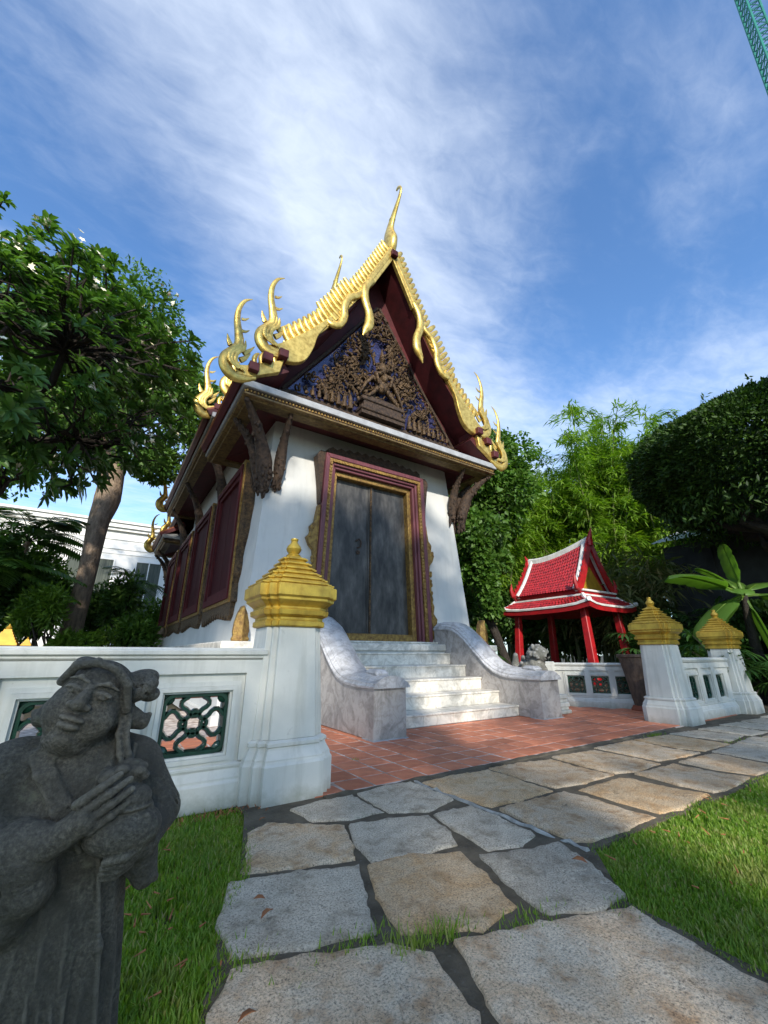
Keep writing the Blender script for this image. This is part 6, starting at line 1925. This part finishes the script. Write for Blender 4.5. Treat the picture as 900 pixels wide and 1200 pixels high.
# clipped tree with dense dark crown
def clipped():
    rs = RS(101)
    t = empty('clipped_tree', (13.4, 2.55, 0), 'dense clipped tree with dark rounded cloud crown and dark trunk', 'tree')
    c0 = np.array((13.75, 2.5, 5.72)); R_ = np.array((3.35, 3.1, 1.60))
    m = MB()
    m.tube([(13.15, 2.65, 0), (13.1, 2.62, 1.4), (13.15, 2.6, 2.6), (13.25, 2.5, 3.6), (13.5, 2.4, 4.6)], [0.50, 0.42, 0.38, 0.40, 0.26], 10)
    for k in range(13):
        a = k * 2.4; p = c0 + np.array((math.cos(a) * 2.3, math.sin(a) * 2.1, -0.9 + 0.9 * rs.rand()))
        w = wobble_path(rs, (13.2, 2.55, 3.1 + 0.5 * rs.rand()), p, 6, 0.05)
        m.tube([tuple(q) for q in w], [0.15, 0.12, 0.095, 0.07, 0.05, 0.02], 6)
    m.build('trunk', 'bark_dark', t, smooth=True, ang=60)
    n = 120000
    d = rand_dirs(rs, n)
    bump = 1 + 0.06 * np.sin(5 * d[:, 0] + 3 * d[:, 2]) * np.sin(6 * d[:, 1] + 1) + 0.03 * np.sin(14 * d[:, 0]) * np.sin(13 * d[:, 2] + 11 * d[:, 1])
    rad = (1 - 0.30 * rs.rand(n) ** 1.8) * bump
    P = c0 + d * rad[:, None] * R_
    gap = np.sin(P[:, 0] * 4.1 + 2 * np.sin(P[:, 2] * 3.7)) * np.sin(P[:, 1] * 4.7 + P[:, 2] * 2.9)
    keep = ((gap < 0.55) | (rs.rand(n) < 0.45)) & (P[:, 2] > 4.55 + 0.25 * np.sin(P[:, 0] * 2.1) * np.sin(P[:, 1] * 1.7))
    P = P[keep]; d = d[keep]; k = len(P)
    s_ = rs.uniform(0.7, 1.4, k)
    V, F = leaf_arrays(P, d * 0.9 + rand_dirs(rs, k) * 0.7, d * 0.5 + rand_dirs(rs, k) * 0.8, 0.115 * s_, 0.046 * s_, fold=0.2)
    put('crown', np_mesh('crown', V, F), 'leaf_yew', t)
    # sparse hanging twigs under the crown and stray shoots on top
    n2 = 3000
    a = rs.rand(n2) * 6.28; r = rs.rand(n2) ** 0.5
    P = np.stack([c0[0] + 3.0 * r * np.cos(a), c0[1] + 2.7 * r * np.sin(a), 4.6 - 0.6 * rs.rand(n2) ** 2], 1)
    V, F = leaf_arrays(P, rand_dirs(rs, n2) * 0.6 + np.array([[0, 0, -0.6]]), rand_dirs(rs, n2), np.full(n2, 0.17), np.full(n2, 0.06))
    put('underside_twigs', np_mesh('underside_twigs', V, F), 'leaf_yew', t)['kind'] = 'stuff'
    P = []; D = []
    for k in range(26):
        d = rand_dirs(rs, 1)[0]; d[2] = abs(d[2]) + 0.5; d /= np.linalg.norm(d)
        b = c0 + d * R_
        for j in range(14):
            P.append(b + np.array((0.1, 0, 0.38)) * j / 14 + rs.normal(size=3) * 0.03); D.append(rs.normal(size=3) + np.array((0, 0, 0.4)))
    n3 = len(P)
    V, F = leaf_arrays(np.array(P), np.array(D), rand_dirs(rs, n3), np.full(n3, 0.14), np.full(n3, 0.05))
    put('stray_shoots', np_mesh('stray_shoots', V, F), 'leaf_yew', t)['kind'] = 'stuff'
clipped()

# banana plant
def banana():
    rs = RS(111)
    t = empty('banana_plant', (12.45, 3.6, 0), 'banana plant with broad torn leaves in front of the dark shed', 'plant')
    b = np.array((12.45, 3.6, 0.0)); top = np.array((12.25, 3.45, 2.3))
    m = MB(); m.tube([tuple(p) for p in wobble_path(rs, b, top, 6, 0.01)], [0.13, 0.12, 0.11, 0.10, 0.08, 0.06], 10); m.build('stem', 'bark_dark', t, smooth=True)
    right_ = np.array((math.sin(HEAD), -math.cos(HEAD), 0)); back = np.array((math.cos(HEAD), math.sin(HEAD), 0)); up = np.array((0, 0, 1.0))
    spec = [(-1.75, 0.1, 1.05, 0.80, 0.6), (-1.7, -0.3, -0.30, 0.5, 0.9), (-1.1, 0.2, -0.75, 0.46, 0.5), (-0.10, 0.1, 1.45, 0.50, 0.1), (-0.7, 0.5, 1.25, 0.34, 0.5), (0.2, -0.3, -1.35, 0.38, 0.4), (1.2, 0.4, 0.9, 0.45, 0.6), (1.4, -0.4, 0.2, 0.45, 0.8), (0.5, 1.0, 1.1, 0.4, 0.6), (-0.5, -0.6, 0.5, 0.32, 0.6)]
    for (a, c, z, w, dr) in spec:
        d = (right_ * a + back * c + up * z) * 0.88
        dr = dr * 1.3
        n = 22; S_ = np.linspace(0, 1, n)
        P = np.array([top + d * s_ - up * dr * s_ ** 2 * 0.6 for s_ in S_])
        T_ = nrm(np.gradient(P, axis=0)); sd = nrm(np.cross(T_, up[None] + 0.25 * right_[None])); nn = np.cross(sd, T_)
        V = []; F = []
        for i in range(n):
            s_ = S_[i]
            hwid = 0.0 if s_ < 0.2 else w * 0.62 * min(1, ((s_ - 0.2) / 0.16) ** 0.6) * (1 - max(0, (s_ - 0.72) / 0.28) ** 2.2) ** 0.5 if s_ < 1 else 0.02
            cut = 1.0 - (0.16 if (i % 3 == 0 and s_ > 0.3) else 0) * rs.rand()
            for j, f in enumerate((-1, -0.55, 0, 0.55, 1)):
                V.append(P[i] + sd[i] * f * max(hwid * (cut if abs(f) == 1 else 1), 0.022) + nn[i] * (0.10 * abs(f) - 0.16 * f * f) * w * 1.6 + T_[i] * abs(f) * 0.10 * w)
        for i in range(n - 1):
            for j in range(4):
                k = i * 5 + j; F.append((k, k + 1, k + 6, k + 5))
        me = np_mesh('leaf', np.array(V), np.array(F)); me.polygons.foreach_set('use_smooth', [True] * len(F))
        lf = put('leaf', me, 'leaf_banana', t)
        m = MB(); m.tube([tuple(P[i] - nn[i] * 0.012) for i in range(0, n, 3)], list(np.linspace(0.04, 0.008, len(range(0, n, 3)))), 6); m.build('midrib', 'leaf_lime', lf, smooth=True)
banana()

# fan palms filling the dark ground behind the side balustrade
def fan_palm(loc, hgt, ns, label, seed, L=0.55):
    rs = RS(seed)
    t = empty('fan_palm', loc, label, 'palm', 'fan palms behind the side balustrade')
    m = MB(); P = []; D = []; Nn = []; Ln = []
    for k in range(ns):
        b = np.array(loc) + np.array((rs.normal() * 0.35, rs.normal() * 0.35, 0)); h_ = hgt * rs.uniform(0.5, 1.0)
        top = b + np.array((rs.normal() * 0.2, rs.normal() * 0.2, h_))
        m.tube([tuple(b), tuple((b + top) / 2 + rs.normal(size=3) * 0.03), tuple(top)], [0.022, 0.02, 0.015], 5)
        for q in range(8):
            a = 2.4 * q + rs.rand(); el = rs.uniform(-0.1, 1.1)
            d = np.array((math.cos(a) * math.cos(el), math.sin(a) * math.cos(el), math.sin(el)))
            st = top - np.array((0, 0, 1.0)) * h_ * 0.35 * rs.rand()
            hub = st + d * rs.uniform(0.25, 0.45)
            m.tube([tuple(st), tuple(hub)], 0.008, 4)
            sd = nrm(np.cross(d, (0, 0, 1.0))[None])[0]
            for f in np.linspace(-1.25, 1.25, 9):
                P.append(hub); D.append(d * math.cos(f) + sd * math.sin(f) + np.array((0, 0, -0.25))); Nn.append((0, 0, 1.0)); Ln.append(L * rs.uniform(0.75, 1.1) * (1 - 0.15 * abs(f)))
    m.build('stem', 'bark_dark', t, smooth=True)
    Ln = np.array(Ln)
    leaves_obj('fronds', (np.array(P), np.array(D), np.array(Nn), Ln, Ln * 0.13), 'leaf_palm', t, six=True, droop=0.35)
FP = [((12.4, 5.4, 0), 1.7, 12, 'fan palm between the gold caps of the two pillars right'), ((13.6, 4.6, 0), 2.0, 12, 'fan palm under the banana leaves'), ((14.6, 6.2, 0), 2.2, 12, 'fan palm just right of the pavilion column'),
      ((11.3, 4.1, 0), 1.1, 9, 'low fan palm above the short balustrade'), ((12.2, 2.2, 0), 1.3, 10, 'low fan palm at the right edge below the clipped tree'), ((9.3, 9.4, 0), 1.2, 9, 'spiky fan palm left of the pavilion behind the lions'), ((10.4, 10.8, 0), 1.6, 10, 'fan palm in the dark under the vine tree')]
for i, (l, h_, n, lab) in enumerate(FP):
    fan_palm(l, h_, n, lab, 120 + i)
g2 = 'dark shrubs closing the garden behind the pavilion'
for i, (l, r, lab) in enumerate((((15.2, 12.2, 2.2), (1.8, 1.6, 2.2), 'dark shrub mass straight behind the pavilion columns'), ((11.4, 12.2, 2.2), (2.0, 1.4, 2.6), 'dark shrub mass behind the vine tree trunk'),
      ((9.6, 12.4, 2.4), (1.4, 1.3, 2.8), 'dark shrub mass close to the temple wall'), ((15.4, 9.8, 1.6), (1.2, 1.4, 1.7), 'dark shrub beside the shed behind the pavilion'), ((14.9, 3.6, 1.4), (0.9, 1.6, 1.4), 'dark shrub against the shed wall under the banana'), ((14.6, 0.8, 1.5), (1.3, 1.6, 1.5), 'dark shrub at the right edge behind the path'),
      ((17.5, 16.5, 3.0), (3.0, 2.0, 3.2), 'dark shrub mass among the bamboo stems'))):
    shrub(l, r, 420, 0.24, 0.11, 'leaf_shrub', lab, 140 + i, group=g2, n=12, shell=0.35)

# trees behind the viewer whose shade falls across the forecourt
def shade(i, c, r, label, n=22, per=190):
    rs = RS(160 + i)
    x, y, z = c
    cl = blob(rs, c, tuple(q * 0.8 for q in r), n, sum(r) / 3 * 0.42)
    tree('garden_tree', label, (x, y, 0), [(x, y, 0, 0.5), (x + 0.1, y, z * 0.3, 0.4), (x - 0.1, y + 0.1, z * 0.75, 0.3)], cl, per, 0.34, 0.19, 'leaf_broad', 'bark', 170 + i, group='garden trees behind the viewer', limbs=12)
shade(0, (-1.3, -6.9, 10.7), (3.6, 2.4, 2.2), 'garden tree behind the viewer, shading the temple doors', 24, 200)
shade(1, (-4.9, -10.6, 7.9), (3.6, 2.8, 2.4), 'garden tree behind the viewer, shading the stone figure', 20, 55)
shade(2, (2.5, -9.8, 7.5), (4.8, 2.6, 2.7), 'garden tree behind the viewer, shading the lawn by the path', 24, 75)
shade(3, (-5.0, -2.6, 11.2), (1.9, 4.8, 2.6), 'garden tree behind the viewer, shading the temple side', 26, 300)
shade(4, (8.2, -10.0, 13.2), (2.2, 2.2, 2.4), 'tall garden tree farthest behind the viewer', 16, 260)

# ------------------------------------------------------------------ grass and litter
def in_poly(x, y, poly):
    c = np.zeros(len(x), bool); n = len(poly)
    for i in range(n):
        x1, y1 = poly[i]; x2, y2 = poly[(i + 1) % n]
        cond = ((y1 > y) != (y2 > y)) & (x < (x2 - x1) * (y - y1) / (y2 - y1 + 1e-12) + x1)
        c ^= cond
    return c
def grass(label, poly, dens, hgt, seed, wdt=0.006):
    rs = RS(seed); P = np.array(poly); lo = P.min(0); hi = P.max(0)
    n = int((hi - lo).prod() * dens)
    x = rs.uniform(lo[0], hi[0], n); y = rs.uniform(lo[1], hi[1], n)
    d = np.hypot(x, y)
    k = in_poly(x, y, poly) & (rs.rand(n) < np.clip((2.6 / np.maximum(d, 0.5)) ** 2.0, 0.04, 1))
    bare = np.sin(x * 7.3 + 2 * np.sin(y * 5.1)) * np.sin(y * 8.7 + 1.7 * np.sin(x * 6.3))
    k &= (bare < 0.62) | (rs.rand(n) < 0.35)
    patch = np.sin(x * 5.1 + 1.3 * np.sin(y * 3.3)) * np.sin(y * 4.3 + x) 
    x, y, d, patch = x[k], y[k], d[k], patch[k]; n = len(x)
    h_ = hgt * (0.45 + 1.1 * rs.rand(n) ** 2.2) * (1 + 0.4 * patch); far_ = np.clip(d / 3.0, 1, 3.0)
    a = rs.rand(n) * 6.28; lean = rs.uniform(0.1, 0.9, n) * h_
    b = np.stack([x, y, np.full(n, -0.03)], 1)
    s_ = np.stack([-np.sin(a), np.cos(a), np.zeros(n)], 1) * (wdt * rs.uniform(0.6, 1.3, n) * far_ ** 1.3)[:, None]
    o_ = np.stack([np.cos(a), np.sin(a), np.zeros(n)], 1)
    mid = b + o_ * (lean * 0.35)[:, None] + np.array([[0, 0, 1.0]]) * (h_ * 0.6 + 0.02)[:, None]
    tip = b + o_ * lean[:, None] + np.array([[0, 0, 1.0]]) * (h_ + 0.02)[:, None]
    V = np.stack([b - s_, b + s_, mid + s_ * 0.8, mid - s_ * 0.8, tip], 1).reshape(-1, 3)
    q = np.arange(n)[:, None] * 5
    F = np.concatenate([q + np.array([[0, 1, 2]]), q + np.array([[0, 2, 3]]), q + np.array([[3, 2, 4]])], 1).reshape(-1, 3)
    o = put('grass', np_mesh('grass', V, F), 'grass_blade')
    tag(o, label, 'grass', kind='stuff')
    return o
grass('short green lawn between the stone figure and the paving', [(-2.2, 0.8), (0.40, 0.8), (0.47, 1.4), (0.44, 1.62), (0.56, 1.80), (0.59, 2.04), (0.70, 2.20), (0.79, 2.36), (0.90, 2.72), (1.02, 3.06), (0.97, 3.34), (-2.2, 3.38)], 28000, 0.026, 201, 0.0036)
grass('short green lawn right of the stone path', [(1.99, 0.30), (1.97, 0.76), (2.04, 1.20), (2.16, 1.36), (2.42, 1.66), (2.9, 1.64), (11.5, 1.62), (11.5, -0.9), (1.99, -0.9)], 30000, 0.024, 202, 0.0036)
# tufts in the joints
def tuft(c, n, hgt, seed, label, r=0.05, stretch=(1, 1)):
    rs = RS(seed)
    a = rs.rand(n) * 6.28
    b = np.stack([c[0] + rs.normal(size=n) * r * stretch[0], c[1] + rs.normal(size=n) * r * stretch[1], np.full(n, -0.01)], 1)
    D = np.stack([np.cos(a) * 0.6, np.sin(a) * 0.6, rs.uniform(0.5, 1.6, n)], 1)
    h_ = hgt * rs.uniform(0.5, 1.2, n)
    V, F = leaf_arrays(b, D, np.stack([np.cos(a), np.sin(a), np.zeros(n)], 1), h_, np.full(n, 0.008), fold=0.1, at=0.35)
    o = put('grass_tuft', np_mesh('grass_tuft', V, F), 'grass_blade'); tag(o, label, 'grass', kind='stuff')
tuft((1.20, 1.52), 260, 0.075, 211, 'tuft of grass in the joint below the ochre slab', 0.05, (1.8, 0.5))
tuft((0.95, 1.63), 220, 0.06, 212, 'thin grass in the joint above the pale slab', 0.05, (2.4, 0.7))
tuft((1.60, 1.40), 260, 0.05, 213, 'grass line along the edge of the largest slab', 0.05, (2.4, 0.7))
tuft((0.62, 1.78), 120, 0.06, 214, 'grass creeping over the corner of the grey slab', 0.04)
tuft((2.02, 1.24), 120, 0.05, 215, 'grass in the joint by the right lawn', 0.05)
tuft((6.20, 3.05), 160, 0.06, 216, 'weeds at the terrace edge before the gate pillar', 0.06, (2.5, 0.5))
tuft((6.6, 2.33), 160, 0.05, 217, 'weeds in the far paving joint', 0.06, (4.5, 0.5))
tuft((2.30, 4.02), 50, 0.05, 218, 'weed sprouting between two floor tiles', 0.02)
def fallen_leaf(loc, rz, L, label, i):
    P = np.array([[0, 0, 0.0]]); rs = RS(300 + i)
    V, F = leaf_arrays6(P, np.array([[1.0, 0, 0.25]]), np.array([[0, 0.3, 1.0]]), np.array([L]), np.array([L * 0.42]), fold=0.22, droop=0.25)
    o = put('fallen_leaf', np_mesh('fallen_leaf', V, F), 'dry_leaf')
    sm = o.modifiers.new('thickness', 'SOLIDIFY'); sm.thickness = 0.0015
    o.location = loc; o.rotation_euler = (0.1, 0, rz)
    tag(o, label, 'leaf', 'fallen leaves')
fallen_leaf((0.700, 1.930, 0.040), 0.55, 0.075, 'curled orange-brown fallen leaf on the big grey slab', 0)
fallen_leaf((2.17, 1.50, 0.040), 1.9, 0.075, 'brown fallen leaf at the slab corner by the right lawn', 1)
fallen_leaf((0.76, 2.06, 0.040), 2.6, 0.05, 'small dark fallen leaf near the left lawn edge', 2)
fallen_leaf((0.50, 1.50, 0.040), 0.2, 0.06, 'dull red fallen leaf on the pale slab at the bottom edge', 3)
fallen_leaf((1.02, 2.98, 0.02), 0.4, 0.05, 'dry leaf by the gate pillar foot', 4)
m = MB(); rs = RS(7)
for k in range(130):
    x = rs.uniform(0.2, 1.15); y = 3.30 - abs(rs.normal()) * 0.05
    a = rs.rand() * 6.28; l = rs.uniform(0.015, 0.04)
    m.tube([(x, y, 0.0), (x + l * math.cos(a), y + l * math.sin(a), 0.012 + 0.02 * rs.rand())], [0.004, 0.002], 4)
for k in range(260):
    if k % 2: x, y = rs.uniform(-0.6, 0.55), rs.uniform(1.3, 3.2)
    else: x, y = rs.uniform(2.3, 6.0), rs.uniform(0.0, 1.6)
    a = rs.rand() * 6.28; l = rs.uniform(0.015, 0.05)
    m.tube([(x, y, 0.02 + 0.02 * rs.rand()), (x + l * math.cos(a), y + l * math.sin(a), 0.025 + 0.025 * rs.rand())], [0.004, 0.0015], 4)
o = m.build('leaf_litter', 'dry_leaf'); tag(o, 'dry leaf litter scattered along the balustrade foot and lawns', 'litter', kind='stuff')
